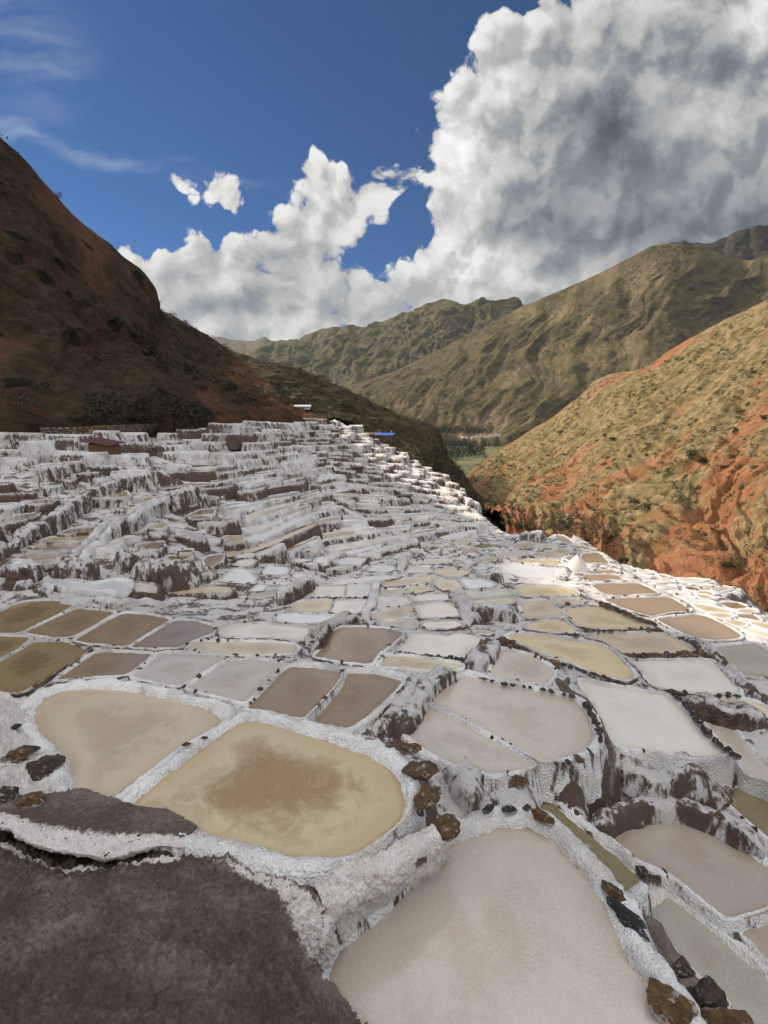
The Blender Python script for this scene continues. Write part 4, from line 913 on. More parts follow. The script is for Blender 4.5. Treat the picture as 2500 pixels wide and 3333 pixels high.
# edge of the plateau: beyond it the ground falls into the canyon
EDGE = [(2600, 2100, 7), (1900, 1530, 12), (1700, 1425, 15)] + [(x_, y_, float(hit(x_ * V2, y_ * V2)[1]) + .15) for x_, y_ in ((1630, 1392), (1591, 1365), (1505, 1322), (1435, 1284), (1382, 1252), (1340, 1219))] + [(1240, 1152, 41), (1180, 1148, 42), (1095, 1142, 46), (1030, 1085, 61), (960, 1030, 78), (850, 962, 97), (724, 903, 113), (700, 904, 107.5), (600, 907, 92), (450, 928, 65), (350, 935, 58.5), (150, 950, 45.5), (0, 950, 44), (-260, 955, 42), (-900, 970, 40)]
e = np.array(EDGE, float); ep = at_y(e[:, 0] * V2, e[:, 1] * V2, e[:, 2])[:, :2]
poly = np.vstack([ep, [[-260, 40]], [[-260, 0]], [[60, 0]]])
q_ = np.stack([gx, gy], 1); out_ = ~inside(q_, poly); dE = seg_dist(q_, np.vstack([ep, ep[::-1]]))
# lower shelf beyond the flat brown pans: level with the pans on it, dropping off on the canyon side
lowq = [q for q in pans if q['low']]; nl = np.zeros(len(gx)); dl = np.zeros(len(gx)); dL = np.full(len(gx), 1e3)
mm_ = (gx > 4) & (gy > 8); ii = np.where(mm_)[0]; s_ = q_[ii]
for q in lowq:
    d = seg_dist(s_, q['P']); d[inside(s_, q['P'])] = 0; dL[ii] = np.minimum(dL[ii], d); w_ = 1 / (d ** 2 + .02); nl[ii] += w_ * q['z']; dl[ii] += w_
hl_ = np.where(dl > 0, nl / np.maximum(dl, 1e-9), 0) - .06 + rough * .3
h = np.where(out_, h - np.clip(dE, 0, 40) * 1.05 - .3, h)
sh_ = (dL < 2.2) & (out_ | (h > hl_ + 5)); drop_ = np.clip(dL - .5, 0, 40) * 1.3
h = np.where(dL < 60, np.where(out_, np.maximum(h, hl_ - drop_), h), h)
h = np.where(under & (dL < .05), np.minimum(h, lev - .35), h)
V = np.stack([gx, gy, h], 1)
F = grid_faces(nu, nv)
link('ground', mesh('ground', V, F, M_ground), kind='structure', label='salt-stained earth between the pans')

# ---------------------------------------------------------------- lofted relief (hills, banks): rows of points at their real distances
def catmull(P, n):
    P = np.asarray(P, float); L = np.r_[0, np.cumsum(np.linalg.norm(np.diff(P, axis=0), axis=1))]; L = L / L[-1]
    E = np.vstack([2 * P[0] - P[1], P, 2 * P[-1] - P[-2]]); t = np.linspace(0, 1, n); i = np.clip(np.searchsorted(L, t, 'right') - 1, 0, len(P) - 2)
    u = ((t - L[i]) / (L[i + 1] - L[i]))[:, None]; a, b, c, d = E[i], E[i + 1], E[i + 2], E[i + 3]
    return .5 * (2 * b + (c - a) * u + (2 * a - 5 * b + 4 * c - d) * u ** 2 + (3 * b - a - 3 * c + d) * u ** 3)
def loft(rows, nu, nv):
    A_ = np.stack([catmull(r, nu) for r in rows], 0)          # rows x nu x 3
    out = np.empty((nv, nu, 3)); m = len(rows); t = np.linspace(0, m - 1, nv); i = np.clip(t.astype(int), 0, m - 2); u = t - i
    E = np.concatenate([2 * A_[:1] - A_[1:2], A_, 2 * A_[-1:] - A_[-2:-1]], 0)
    for k in range(nv):
        a, b, c, d = E[i[k]], E[i[k] + 1], E[i[k] + 2], E[i[k] + 3]; q = u[k]
        out[k] = .5 * (2 * b + (c - a) * q + (2 * a - 5 * b + 4 * c - d) * q * q + (3 * b - a - 3 * c + d) * q ** 3)
    return out
def grid_normals(Gd):
    du = np.gradient(Gd, axis=1); dv = np.gradient(Gd, axis=0); n = np.cross(du, dv); n /= np.linalg.norm(n, axis=-1, keepdims=True) + 1e-9; return n
def row(pts): a = np.array(pts, float); return at_y(a[:, 0] * V2, a[:, 1] * V2, a[:, 2])
def hill(name, rows, nu, nv, mat, gully, gamp, namp, nscale, label, skew=0.0, ridge_keep=.35, back=None, warp=1.0, extra=None, skirt=0):
    Gd = loft(rows, nu, nv)
    s = np.cumsum(np.r_[0, np.linalg.norm(np.diff(Gd[nv // 2], axis=0), axis=1)])[None].repeat(nv, 0)
    t = np.cumsum(np.concatenate([np.zeros((1, nu)), np.linalg.norm(np.diff(Gd, axis=0), axis=2)], 0), 0)
    n = grid_normals(Gd)
    if n[..., 2].mean() < 0: n = -n
    ss = s + skew * t + warp * gully * fbm(np.stack([s / gully / 1.5, t / gully / 2, s * 0], -1), 3)
    g1 = ridged(np.stack([ss / gully, t / gully / 4.5, s * 0 + 1], -1), 5, .5)
    g2 = fbm(Gd / nscale, 6, .55)
    taper = ridge_keep + (1 - ridge_keep) * np.clip(t / (t[-1:].max(1).mean() * .16), 0, 1)
    d = (g1 * gamp + g2 * namp) * taper
    if extra is not None: d = d + extra(s, t, Gd) * taper
    Vt = Gd + n * d[..., None]
    if back is not None:
        b1 = Vt[0] + np.array([back[0], back[1], -back[2]]); b2 = Vt[0] + 2.5 * np.array([back[0], back[1], -back[2]])
        Vt = np.concatenate([b2[None], b1[None], Vt], 0); z2 = np.zeros((2, nu)); s = np.vstack([z2 + s[:1], s]); t = np.vstack([z2, t]); g1 = np.vstack([z2, g1]); g2 = np.vstack([z2, g2])
    if skirt:
        k1 = Vt[-1] + np.array([0, -skirt * .3, -skirt]); Vt = np.concatenate([Vt, k1[None]], 0); s = np.vstack([s, s[-1:]]); t = np.vstack([t, t[-1:] + skirt]); g1 = np.vstack([g1, g1[-1:]]); g2 = np.vstack([g2, g2[-1:]])
    vv_ = np.repeat(np.linspace(0, 1, Vt.shape[0])[:, None], nu, 1)
    ss_ = s + skew * t
    Ff = grid_faces(nu, Vt.shape[0]); Vv = Vt.reshape(-1, 3)
    a, b, c = Vv[Ff[:, 0]], Vv[Ff[:, 1]], Vv[Ff[:, 3]]
    if np.cross(b - a, c - a)[:, 2].mean() < 0: Ff = Ff[:, ::-1].copy()
    cav = (g1 * .5 + g2 * .6).ravel()
    o = link(name, mesh(name, Vv, Ff, mat, True, {'s': ss_.ravel(), 't': t.ravel(), 'cav': cav, 'v': vv_.ravel()}), kind='structure', label=label)
    return o, Vt
# left hill, in shade; its unseen left end is raised to shade the foreground
hl, HLV = hill('hillside', [
 row([(-2600, -1300, 66), (-1500, -1150, 90), (-700, -240, 93), (-300, 10, 93), (0, 300, 92), (100, 400, 98), (200, 500, 108), (318, 600, 120), (336, 668, 128), (420, 712, 142), (470, 745, 148), (540, 795, 146), (600, 850, 134), (680, 896, 124)]),
 row([(-2600, -300, 48), (-1500, 0, 62), (-700, 250, 66), (-300, 430, 70), (0, 560, 74), (120, 610, 80), (220, 670, 88), (310, 720, 98), (350, 755, 106), (430, 785, 116), (490, 800, 124), (560, 835, 126), (620, 868, 122), (690, 902, 118)]),
 row([(-2600, 400, 40), (-1500, 560, 50), (-700, 680, 53), (-300, 740, 55), (0, 790, 58), (120, 800, 63), (230, 815, 70), (330, 835, 78), (400, 850, 86), (470, 860, 93), (520, 868, 100), (580, 880, 106), (640, 892, 110), (700, 907, 114)]),
 row([(-2600, 900, 33), (-1500, 920, 40), (-700, 915, 42), (-300, 908, 44), (0, 905, 46), (120, 900, 50), (240, 895, 55), (340, 893, 62), (430, 892, 71), (500, 895, 80), (560, 900, 88), (610, 905, 98), (660, 908, 105), (705, 912, 110)]),
 row([(-2600, 1000, 31), (-1500, 975, 38), (-700, 955, 40), (-300, 946, 41), (0, 938, 43.5), (120, 932, 47), (240, 926, 52), (340, 922, 58.5), (430, 917, 66), (500, 912, 75), (560, 910, 83), (610, 912, 92), (660, 916, 100), (705, 922, 106)]),
 row([(-2600, 1200, 30), (-1500, 1080, 37), (-700, 1030, 39), (-300, 1010, 40), (0, 990, 42.5), (120, 985, 46), (240, 980, 51), (340, 975, 57.5), (430, 970, 65), (500, 960, 74), (560, 960, 82), (610, 960, 91), (660, 960, 99), (705, 965, 105)]),
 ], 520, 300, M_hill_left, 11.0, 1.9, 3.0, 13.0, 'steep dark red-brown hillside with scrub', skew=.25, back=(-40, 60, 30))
# the spur behind the far terraces
sp_, SPV = hill('spur', [
 row([(300, 640, 270), (400, 700, 265), (470, 742, 262), (560, 780, 262), (640, 800, 270), (760, 848, 280), (860, 898, 288), (925, 918, 290), (948, 935, 288), (960, 985, 272), (1003, 1032, 240), (1050, 1100, 190), (1110, 1180, 140)]),
 row([(300, 760, 200), (400, 790, 205), (470, 810, 205), (560, 830, 205), (640, 850, 205), (760, 895, 205), (830, 930, 205), (890, 965, 205), (920, 985, 200), (940, 1020, 190), (970, 1070, 165), (1020, 1120, 140), (1080, 1190, 120)]),
 row([(300, 930, 140), (400, 925, 140), (470, 922, 140), (560, 918, 140), (640, 915, 140), (740, 925, 138), (810, 965, 130), (860, 1000, 122), (900, 1030, 112), (930, 1060, 100), (970, 1100, 85), (1020, 1150, 75), (1060, 1230, 62)]),
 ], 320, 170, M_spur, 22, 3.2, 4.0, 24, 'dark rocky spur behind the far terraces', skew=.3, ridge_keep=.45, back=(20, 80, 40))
# right hill, sunlit
rh, RHV = hill('canyon_slope', [
 row([(3400, -300, 210), (2400, 260, 240), (1900, 530, 265), (1659, 652, 285), (1560, 700, 300), (1480, 742, 315), (1390, 795, 335), (1300, 818, 362), (1240, 870, 385), (1160, 925, 405), (1080, 975, 420), (1030, 1010, 400), (1003, 1035, 370), (990, 1060, 330)]),
 row([(3400, 300, 130), (2400, 700, 145), (1900, 830, 165), (1659, 880, 190), (1560, 890, 210), (1480, 900, 230), (1390, 915, 250), (1300, 930, 275), (1240, 960, 290), (1160, 990, 300), (1090, 1020, 305), (1045, 1045, 290), (1018, 1065, 270), (1008, 1085, 240)]),
 row([(3400, 900, 85), (2400, 1080, 95), (1900, 1130, 108), (1659, 1130, 125), (1560, 1110, 140), (1480, 1090, 155), (1390, 1075, 170), (1300, 1070, 185), (1240, 1075, 198), (1160, 1085, 205), (1100, 1095, 205), (1065, 1105, 195), (1045, 1112, 182), (1038, 1120, 168)]),
 row([(3400, 1500, 60), (2400, 1460, 66), (1900, 1400, 74), (1659, 1340, 84), (1560, 1300, 92), (1480, 1280, 98), (1390, 1255, 106), (1300, 1220, 114), (1240, 1190, 122), (1160, 1165, 126), (1110, 1155, 126), (1080, 1150, 122), (1068, 1150, 118), (1060, 1152, 112)]),
 row([(3400, 2000, 50), (2400, 1760, 55), (1900, 1620, 60), (1659, 1520, 66), (1560, 1460, 72), (1480, 1420, 76), (1390, 1380, 82), (1300, 1330, 88), (1240, 1290, 94), (1160, 1250, 98), (1110, 1230, 98), (1080, 1220, 96), (1068, 1215, 94), (1060, 1210, 92)]),
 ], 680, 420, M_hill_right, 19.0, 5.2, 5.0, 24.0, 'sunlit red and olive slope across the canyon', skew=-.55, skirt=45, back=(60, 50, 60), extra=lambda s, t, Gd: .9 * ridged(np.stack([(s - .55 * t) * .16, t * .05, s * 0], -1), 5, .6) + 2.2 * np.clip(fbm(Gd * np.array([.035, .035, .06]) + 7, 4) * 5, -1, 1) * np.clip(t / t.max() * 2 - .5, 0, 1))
# mountains
mm, _ = hill('mountain', [
 row([(2800, -100, 2100), (2100, 330, 2150), (1800, 470, 2200), (1659, 552, 2250), (1600, 562, 2290), (1540, 545, 2320), (1440, 528, 2350), (1385, 546, 2390), (1300, 590, 2450), (1200, 636, 2520), (1130, 663, 2600), (1050, 706, 2650), (960, 752, 2650), (880, 792, 2600), (800, 822, 2500), (720, 842, 2400), (640, 850, 2300)]),
 row([(2800, 300, 1900), (2100, 520, 1950), (1800, 620, 1980), (1659, 690, 2000), (1600, 700, 2020), (1540, 705, 2030), (1440, 705, 2050), (1385, 710, 2080), (1300, 725, 2120), (1200, 750, 2170), (1130, 770, 2200), (1050, 790, 2220), (960, 815, 2230), (880, 840, 2220), (800, 860, 2180), (720, 875, 2120), (640, 885, 2060)]),
 row([(2800, 700, 1600), (2100, 780, 1620), (1800, 820, 1640), (1659, 850, 1650), (1600, 860, 1660), (1540, 870, 1670), (1440, 880, 1690), (1385, 885, 1700), (1300, 892, 1720), (1200, 900, 1740), (1130, 905, 1760), (1050, 912, 1780), (960, 918, 1800), (880, 922, 1800), (800, 925, 1790), (720, 930, 1770), (640, 935, 1750)]),
 row([(2800, 1000, 1300), (2100, 990, 1320), (1800, 985, 1340), (1659, 985, 1360), (1600, 985, 1370), (1540, 985, 1380), (1440, 985, 1400), (1385, 980, 1420), (1300, 975, 1460), (1200, 968, 1510), (1130, 960, 1560), (1050, 955, 1620), (960, 950, 1680), (880, 950, 1690), (800, 950, 1690), (720, 955, 1690), (640, 955, 1680)]),
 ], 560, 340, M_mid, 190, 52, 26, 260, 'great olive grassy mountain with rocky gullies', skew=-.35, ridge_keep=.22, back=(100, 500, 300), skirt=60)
mf, _ = hill('mountain', [
 row([(400, 790, 5200), (520, 765, 5000), (600, 742, 4900), (660, 728, 4800), (720, 711, 4700), (800, 706, 4600), (880, 682, 4500), (958, 654, 4400), (1004, 663, 4350), (1040, 651, 4300), (1060, 655, 4300), (1085, 650, 4300), (1110, 647, 4300), (1132, 662, 4300), (1200, 690, 4300), (1400, 740, 4300)]),
 row([(400, 850, 4400), (520, 830, 4300), (600, 815, 4250), (660, 805, 4150), (720, 790, 4050), (800, 775, 3950), (880, 755, 3850), (958, 735, 3750), (1004, 735, 3700), (1040, 735, 3700), (1060, 735, 3700), (1085, 740, 3700), (1110, 745, 3700), (1132, 755, 3700), (1200, 775, 3700), (1400, 800, 3700)]),
 row([(400, 930, 3300), (520, 925, 3250), (600, 920, 3200), (660, 910, 3200), (720, 900, 3150), (800, 890, 3100), (880, 880, 3050), (958, 875, 3000), (1004, 870, 3000), (1040, 870, 3000), (1060, 870, 3000), (1085, 870, 3000), (1110, 870, 3000), (1132, 870, 3000), (1200, 880, 3000), (1400, 890, 3000)]),
 ], 520, 220, M_far, 210, 95, 90, 300, 'brown and grey crested mountain far up the valley', skew=.3, ridge_keep=.42, back=(0, 900, 400), skirt=300)
m3, _ = hill('mountain_range', [
 row([(250, 770, 10000), (450, 730, 10000), (500, 734, 10000), (545, 737, 10000), (560, 732, 10000), (572, 728, 10000), (585, 736, 10000), (620, 738, 10000), (660, 744, 10000), (760, 760, 10000)]),
 row([(250, 830, 8200), (450, 800, 8200), (500, 800, 8200), (545, 800, 8200), (560, 800, 8200), (572, 800, 8200), (585, 800, 8200), (620, 805, 8200), (660, 810, 8200), (760, 820, 8200)]),
 row([(250, 900, 6500), (450, 890, 6500), (500, 890, 6500), (545, 890, 6500), (560, 890, 6500), (572, 890, 6500), (585, 890, 6500), (620, 890, 6500), (660, 890, 6500), (760, 890, 6500)]),
 ], 220, 90, M_far, 500, 90, 120, 900, 'hazy blue mountains at the far end of the valley', ridge_keep=.12, back=(0, 2000, 900), skirt=400)
m4, _ = hill('mountain', [
 row([(1380, 560, 3700), (1450, 527, 3700), (1500, 527, 3650), (1530, 530, 3600), (1560, 518, 3600), (1600, 505, 3550), (1640, 492, 3500), (1700, 478, 3500), (1900, 380, 3500), (2400, 200, 3500)]),
 row([(1380, 620, 3300), (1450, 600, 3300), (1500, 600, 3300), (1530, 600, 3300), (1560, 600, 3300), (1600, 600, 3300), (1640, 590, 3300), (1700, 580, 3300), (1900, 520, 3300), (2400, 400, 3300)]),
 row([(1380, 700, 2900), (1450, 690, 2900), (1500, 690, 2900), (1530, 690, 2900), (1560, 690, 2900), (1600, 690, 2900), (1640, 690, 2900), (1700, 690, 2900), (1900, 680, 2900), (2400, 650, 2900)]),
 ], 300, 100, M_crag, 160, 60, 70, 300, 'dark jagged crags behind the olive mountain', ridge_keep=.45, back=(0, 500, 300), skirt=300)
# valley floor and the wide land beyond
VZ = -34.0
fl, fv = 90, 80
fx = np.linspace(-9000, 9000, fl); fy = np.linspace(-6000, 14000, fv); FX, FY = np.meshgrid(fx, fy)
link('valley_floor', mesh('valley_floor', np.stack([FX.ravel(), FY.ravel(), np.full(FX.size, VZ)], 1), grid_faces(fl, fv), M_valley), kind='structure', label='green and yellow fields on the valley floor')

# presumed hillside behind the camera, added out of view to darken light from there
bx, by_ = np.meshgrid(np.linspace(-260, 160, 90), np.linspace(-170, 4, 50)); dd = np.clip(-by_ - 1.5, 0, 400)
bz = -6.2 + dd * .42 + fbm(np.stack([bx, by_, bx * 0], -1) * .05, 4) * 6 * np.clip(dd / 15, 0, 1) - np.clip(bx, 0, 200) * .10 - (by_ > -1.2) * 2.5
link('hillside', mesh('hillside', np.stack([bx.ravel(), by_.ravel(), bz.ravel()], 1), grid_faces(90, 50), M_hill_left, True, {'s': bx.ravel(), 't': by_.ravel(), 'cav': bx.ravel() * 0, 'v': bx.ravel() * 0}), kind='structure', label='unseen brown hillside added behind the viewpoint to darken the low sky')
# ---------------------------------------------------------------- near earth banks, lower left
def zrow(crop, pts):
    """rows of (crop x, crop y, height)"""
    a = np.array(pts, float); px = px_of(crop, a[:, :2]); return at_z(px[:, 0], px[:, 1], a[:, 2])
def bank(name, rows, nu, nv, mat, crust_fn, label, amp=.05, category=None, **kw):
    Gd = loft(rows, nu, nv); n = grid_normals(Gd)
    if n[..., 2].mean() < 0: n = -n
    if name == 'salt_boulder': Gd = Gd + n * (ridged(Gd * 1.8 + 2, 3) * .09)[..., None]
    d = fbm(Gd * 1.6, 4) * amp * 1.6 + fbm(Gd * 6, 4) * amp * .9 + np.maximum(0, fbm(Gd * 17 + 3, 3)) * amp * .9 + np.abs(perlin(Gd * 34)) * amp * .32
    uu, vv = np.meshgrid(np.linspace(0, 1, nu), np.linspace(0, 1, nv)); V_ = Gd + n * d[..., None]
    F_ = grid_faces(nu, nv); Vv = V_.reshape(-1, 3); a, b, c = Vv[F_[:, 0]], Vv[F_[:, 1]], Vv[F_[:, 3]]
    if np.cross(b - a, c - a)[:, 2].mean() < 0: F_ = F_[:, ::-1].copy()
    me = mesh(name, Vv, F_, mat, True, {'crust': crust_fn(uu, vv, V_).ravel()})
    return link(name, me, label=label, category=category, **kw), V_
shelf_rows = [
 zrow('K', [(-500,420,-5.15),(0,470,-5.15),(250,462,-5.15),(430,445,-5.15),(500,440,-5.15),(600,470,-5.15),(720,505,-5.15),(850,545,-5.15),(970,548,-5.15),(1050,590,-5.15),(1150,640,-5.15),(1210,680,-5.15),(1290,720,-5.12),(1370,740,-5.12)]),
 zrow('K', [(-500,380,-4.80),(0,440,-4.80),(250,434,-4.84),(430,416,-4.84),(500,413,-4.84),(600,446,-4.86),(720,482,-4.86),(850,522,-4.88),(970,524,-4.88),(1050,568,-4.90),(1150,615,-4.92),(1210,658,-4.93),(1280,692,-4.94),(1370,716,-4.96)]),
 zrow('K', [(-500,430,-4.74),(0,520,-4.72),(150,560,-4.74),(300,590,-4.76),(430,610,-4.78),(600,630,-4.80),(760,640,-4.82),(900,655,-4.84),(1000,665,-4.85),(1080,680,-4.87),(1160,690,-4.90),(1220,705,-4.91),(1280,722,-4.93),(1370,735,-4.95)]),
 zrow('K', [(-500,500,-4.72),(0,600,-4.70),(120,660,-4.72),(250,715,-4.74),(360,750,-4.76),(520,772,-4.78),(660,790,-4.80),(800,752,-4.83),(950,724,-4.86),(1080,735,-4.88),(1180,722,-4.90),(1240,722,-4.92),(1300,735,-4.94),(1370,752,-4.96)]),
 zrow('K', [(-500,545,-4.74),(0,632,-4.73),(110,688,-4.75),(235,745,-4.77),(345,780,-4.79),(510,800,-4.81),(662,818,-4.83),(805,778,-4.86),(955,748,-4.89),(1085,760,-4.91),(1190,742,-4.93),(1250,740,-4.95),(1310,752,-4.97),(1370,766,-4.99)]),
 zrow('K', [(-500,540,-4.86),(0,628,-4.84),(108,684,-4.86),(233,741,-4.88),(343,776,-4.90),(510,796,-4.92),(662,814,-4.94),(805,775,-4.97),(955,745,-5.0),(1085,757,-5.02),(1190,739,-5.04),(1250,737,-5.06),(1310,749,-5.08),(1370,763,-5.1)]),
 zrow('K', [(-500,470,-5.3),(0,540,-5.3),(100,580,-5.3),(220,620,-5.3),(330,650,-5.3),(500,680,-5.3),(650,690,-5.3),(800,680,-5.3),(950,680,-5.3),(1080,690,-5.3),(1180,690,-5.3),(1240,690,-5.3),(1300,700,-5.3),(1370,720,-5.3)]),
]
def shelf_crust(u, v, P):
    lim = .31 - .03 * np.clip((u - .78) / .16, 0, 1) - .02; c = np.clip((v - lim) / .16, 0, 1); c = np.maximum(c, np.clip((u - .86) / .08, 0, 1)); return c * (v < .80)
bank('earth_ledge', shelf_rows, 420, 150, M_earth, shelf_crust, 'dark brown earth ledge with a pale crusted lip, front left', .035, kind='structure')
mound_rows = [
 zrow('A', [(-500,560,-5.5),(0,720,-5.5),(200,820,-5.5),(450,850,-5.5),(700,820,-5.5),(880,800,-5.5),(1050,880,-5.6),(1250,940,-5.8),(1400,1040,-6.0),(1480,1150,-6.2),(1500,1250,-6.3)]),
 zrow('A', [(-500,660,-5.06),(0,800,-5.06),(200,880,-5.06),(450,905,-5.08),(700,868,-5.08),(880,856,-5.06),(1050,928,-5.08),(1200,960,-5.10),(1330,1040,-5.25),(1395,1130,-5.5),(1420,1240,-5.8)]),
 zrow('A', [(-500,760,-4.95),(0,900,-4.95),(200,950,-4.95),(450,965,-4.96),(700,935,-4.96),(860,915,-4.95),(1010,960,-4.96),(1140,1010,-4.98),(1260,1100,-5.1),(1340,1190,-5.35),(1385,1290,-5.7)]),
 zrow('A', [(-500,1000,-4.75),(0,1080,-4.7),(200,1100,-4.7),(450,1090,-4.72),(700,1070,-4.74),(850,1070,-4.78),(980,1110,-4.85),(1090,1170,-4.95),(1190,1240,-5.15),(1280,1310,-5.45),(1345,1368,-5.88)]),
 zrow('A', [(-500,1250,-4.4),(0,1300,-4.35),(250,1290,-4.35),(500,1270,-4.4),(720,1260,-4.45),(870,1270,-4.55),(1010,1300,-4.7),(1120,1340,-4.9),(1220,1380,-5.2),(1320,1410,-5.55),(1400,1436,-5.92)]),
 zrow('A', [(-500,1600,-4.0),(0,1620,-3.95),(250,1620,-3.95),(500,1600,-4.0),(750,1600,-4.1),(930,1600,-4.25),(1080,1590,-4.45),(1200,1580,-4.75),(1320,1570,-5.1),(1440,1560,-5.5),(1540,1560,-5.95)]),
 zrow('A', [(-800,2300,-3.4),(0,2300,-3.4),(300,2300,-3.4),(600,2300,-3.5),(850,2300,-3.6),(1080,2300,-3.8),(1300,2250,-4.1),(1450,2150,-4.5),(1560,2000,-5.0),(1660,1900,-5.5),(1750,1850,-6.0)]),
]
def mound_crust(u, v, P):
    e = np.clip((u - .60) / .25, 0, 1) * np.clip(1 - np.abs(v - .30) / .12, 0, 1); e = np.maximum(e, np.clip((u - .80) / .1, 0, 1) * np.clip(1 - np.abs(v - .36) / .17, 0, 1) * 1.0)
    e = np.maximum(e, .9 * np.clip(1 - np.abs(v - .24) / .035, 0, 1) * (u > .30) * (u < .65)); b = .34 * np.clip(fbm(P * .9, 3) * 2.2, -1, 1) * (v > .35)
    return np.clip(e, 0, 1) + np.clip(b, 0, .42)
bank('earth_mound', mound_rows, 460, 330, M_earth, mound_crust, 'dark salt-dusted earth mound filling the lower left corner', .085, kind='structure')
# crusted lump right of the crack
lump_rows = [
 zrow('A', [(1270,975,-5.5),(1330,945,-5.35),(1430,915,-5.25),(1540,900,-5.2),(1640,860,-5.2),(1740,810,-5.2),(1800,770,-5.2)]),
 zrow('A', [(1290,985,-5.22),(1345,950,-5.12),(1440,925,-5.08),(1545,905,-5.08),(1650,858,-5.10),(1750,812,-5.12),(1810,780,-5.14)]),
 zrow('A', [(1320,1020,-5.15),(1380,990,-5.10),(1460,960,-5.08),(1570,950,-5.10),(1670,905,-5.14),(1765,850,-5.20),(1830,815,-5.24)]),
 zrow('A', [(1370,1110,-5.35),(1420,1080,-5.30),(1500,1040,-5.30),(1600,1000,-5.32),(1700,950,-5.36),(1790,900,-5.45),(1860,850,-5.50)]),
 zrow('A', [(1420,1250,-5.92),(1455,1210,-5.92),(1530,1130,-5.92),(1640,1040,-5.92),(1740,960,-5.92),(1820,905,-5.92),(1880,870,-5.92)]),
]
bank('salt_boulder', lump_rows, 260, 120, M_earth, lambda u, v, P: 1.1 - .75 * np.clip(fbm(P * 2.4 + 5, 3) * 2.4 - .35, 0, 1), 'pale crusted salt lump between the yellowish pan and the huge grey pan', .05, category='salt crust')
# crusted ground and rocks at the left edge
edge_rows = [
 zrow('A', [(-300,150,-5.1),(-100,190,-5.05),(60,215,-5.0),(130,225,-4.98)]),
 zrow('A', [(-300,200,-4.5),(-100,240,-4.6),(20,250,-4.85),(120,300,-5.03)]),
 zrow('A', [(-300,330,-4.4),(-100,400,-4.5),(60,420,-4.82),(180,410,-5.04)]),
 zrow('A', [(-300,480,-4.4),(-100,520,-4.55),(120,520,-4.86),(275,490,-5.04)]),
 zrow('A', [(-300,620,-4.5),(-100,620,-4.6),(140,620,-4.90),(300,590,-5.04)]),
 zrow('A', [(-300,720,-4.7),(-100,720,-4.8),(150,690,-5.0),(300,660,-5.10)]),
]
bank('salt_verge', edge_rows, 120, 160, M_earth, lambda u, v, P: .95 - .7 * np.clip(fbm(P * 2.0, 3) * 3 + .15 - u, 0, 1), 'white crusted verge with loose rocks at the left edge', .07, kind='structure')

# ---------------------------------------------------------------- dikes, channels and walls between groups of pans
def gh(P): h_, _, _ = ground(P[:, 0].copy(), P[:, 1].copy()); return h_
def dike(crop, pts, width, height, label, mat=None, dirt=.4, groove=False, z=None, drop=.5, name='dike', cat='dike', lift=0.0):
    px = px_of(crop, pts); mat = mat or (M_ground if dirt >= .6 else M_salt)
    W3 = np.array([hit(*p) for p in px]) if z is None else at_z(px[:, 0], px[:, 1], z)
    dist = np.linalg.norm(W3.mean(0)); C_ = resample(catmull(W3, 60), max(.05, dist * .007), closed=False); n = len(C_)
    zz = (gh(C_) if z is None else C_[:, 2]) + lift
    for _ in range(6): zz[1:-1] = (zz[:-2] + 2 * zz[1:-1] + zz[2:]) / 4
    T = np.gradient(C_[:, :2], axis=0); T /= np.linalg.norm(T, axis=1)[:, None]; Nn = np.stack([-T[:, 1], T[:, 0]], 1)
    pr = [(-.75, -drop), (-.64, -drop * .5), (-.56, .0), (-.48, .6), (-.40, .93), (-.2, 1.0), (0, .97), (.2, 1.0), (.40, .93), (.48, .6), (.56, .0), (.64, -drop * .5), (.75, -drop)]
    if groove: pr = [(-.75, -drop), (-.6, -drop * .4), (-.5, .3), (-.4, .95), (-.24, 1.0), (-.15, .15), (0, .0), (.15, .15), (.24, 1.0), (.4, .95), (.5, .3), (.6, -drop * .4), (.75, -drop)]
    wv = width * (1 + .25 * perlin(C_ * .9)); tp = np.sin(np.clip(np.minimum(np.arange(n), np.arange(n)[::-1]) / (n * .16 + 1), 0, 1) * 1.57); tp = .12 + .88 * tp; rows_d = []
    for o, hh in pr:
        hz_ = hh * height if hh >= 0 else hh
        rows_d.append(np.concatenate([C_[:, :2] + Nn * (wv * tp * o)[:, None], (zz + hz_ * tp - (1 - tp) * (height * .8 + .15))[:, None]], 1))
    V = np.stack(rows_d, 0).reshape(-1, 3); k = min(width, .95)
    V = V + np.stack([fbm(V * 3 + 1, 4), fbm(V * 3 + 30, 4), fbm(V * 3 + 60, 4)], 1) * k * .34 + np.stack([perlin(V * 13), perlin(V * 13 + 5), perlin(V * 13 + 9)], 1) * k * .07
    F = grid_faces(n, len(pr)); a, b, c = V[F[:, 0]], V[F[:, 1]], V[F[:, 3]]
    if np.cross(b - a, c - a)[:, 2].mean() < 0: F = F[:, ::-1].copy()
    base = V.mean(0)
    return link(name, mesh(name, V - base, F, mat, True, {'crust': np.full(len(V), 1 - dirt)}), None, base, color=(1, 1, 1, dirt), label=label, category=cat)
dike('B', [(225,135),(150,230),(80,315),(0,375)], .30, .20, 'dark crusted dike running diagonally down beside the darkest brown pan', dirt=.85)
dike('B', [(380,105),(270,165),(190,260),(130,340),(100,370)], .42, .30, 'pinkish brown dike running diagonally from the stone row to the white lump', dirt=.75)
dike('B', [(530,10),(490,50),(450,90),(415,115)], .5, .30, 'short dark brown dike between the shiny white pan and the greyish pink one', dirt=.95)
dike('B', [(330,500),(380,560),(440,620),(490,665)], .45, .30, 'grey-brown crusted bank behind the ochre blocks', dirt=.62, lift=-.05)
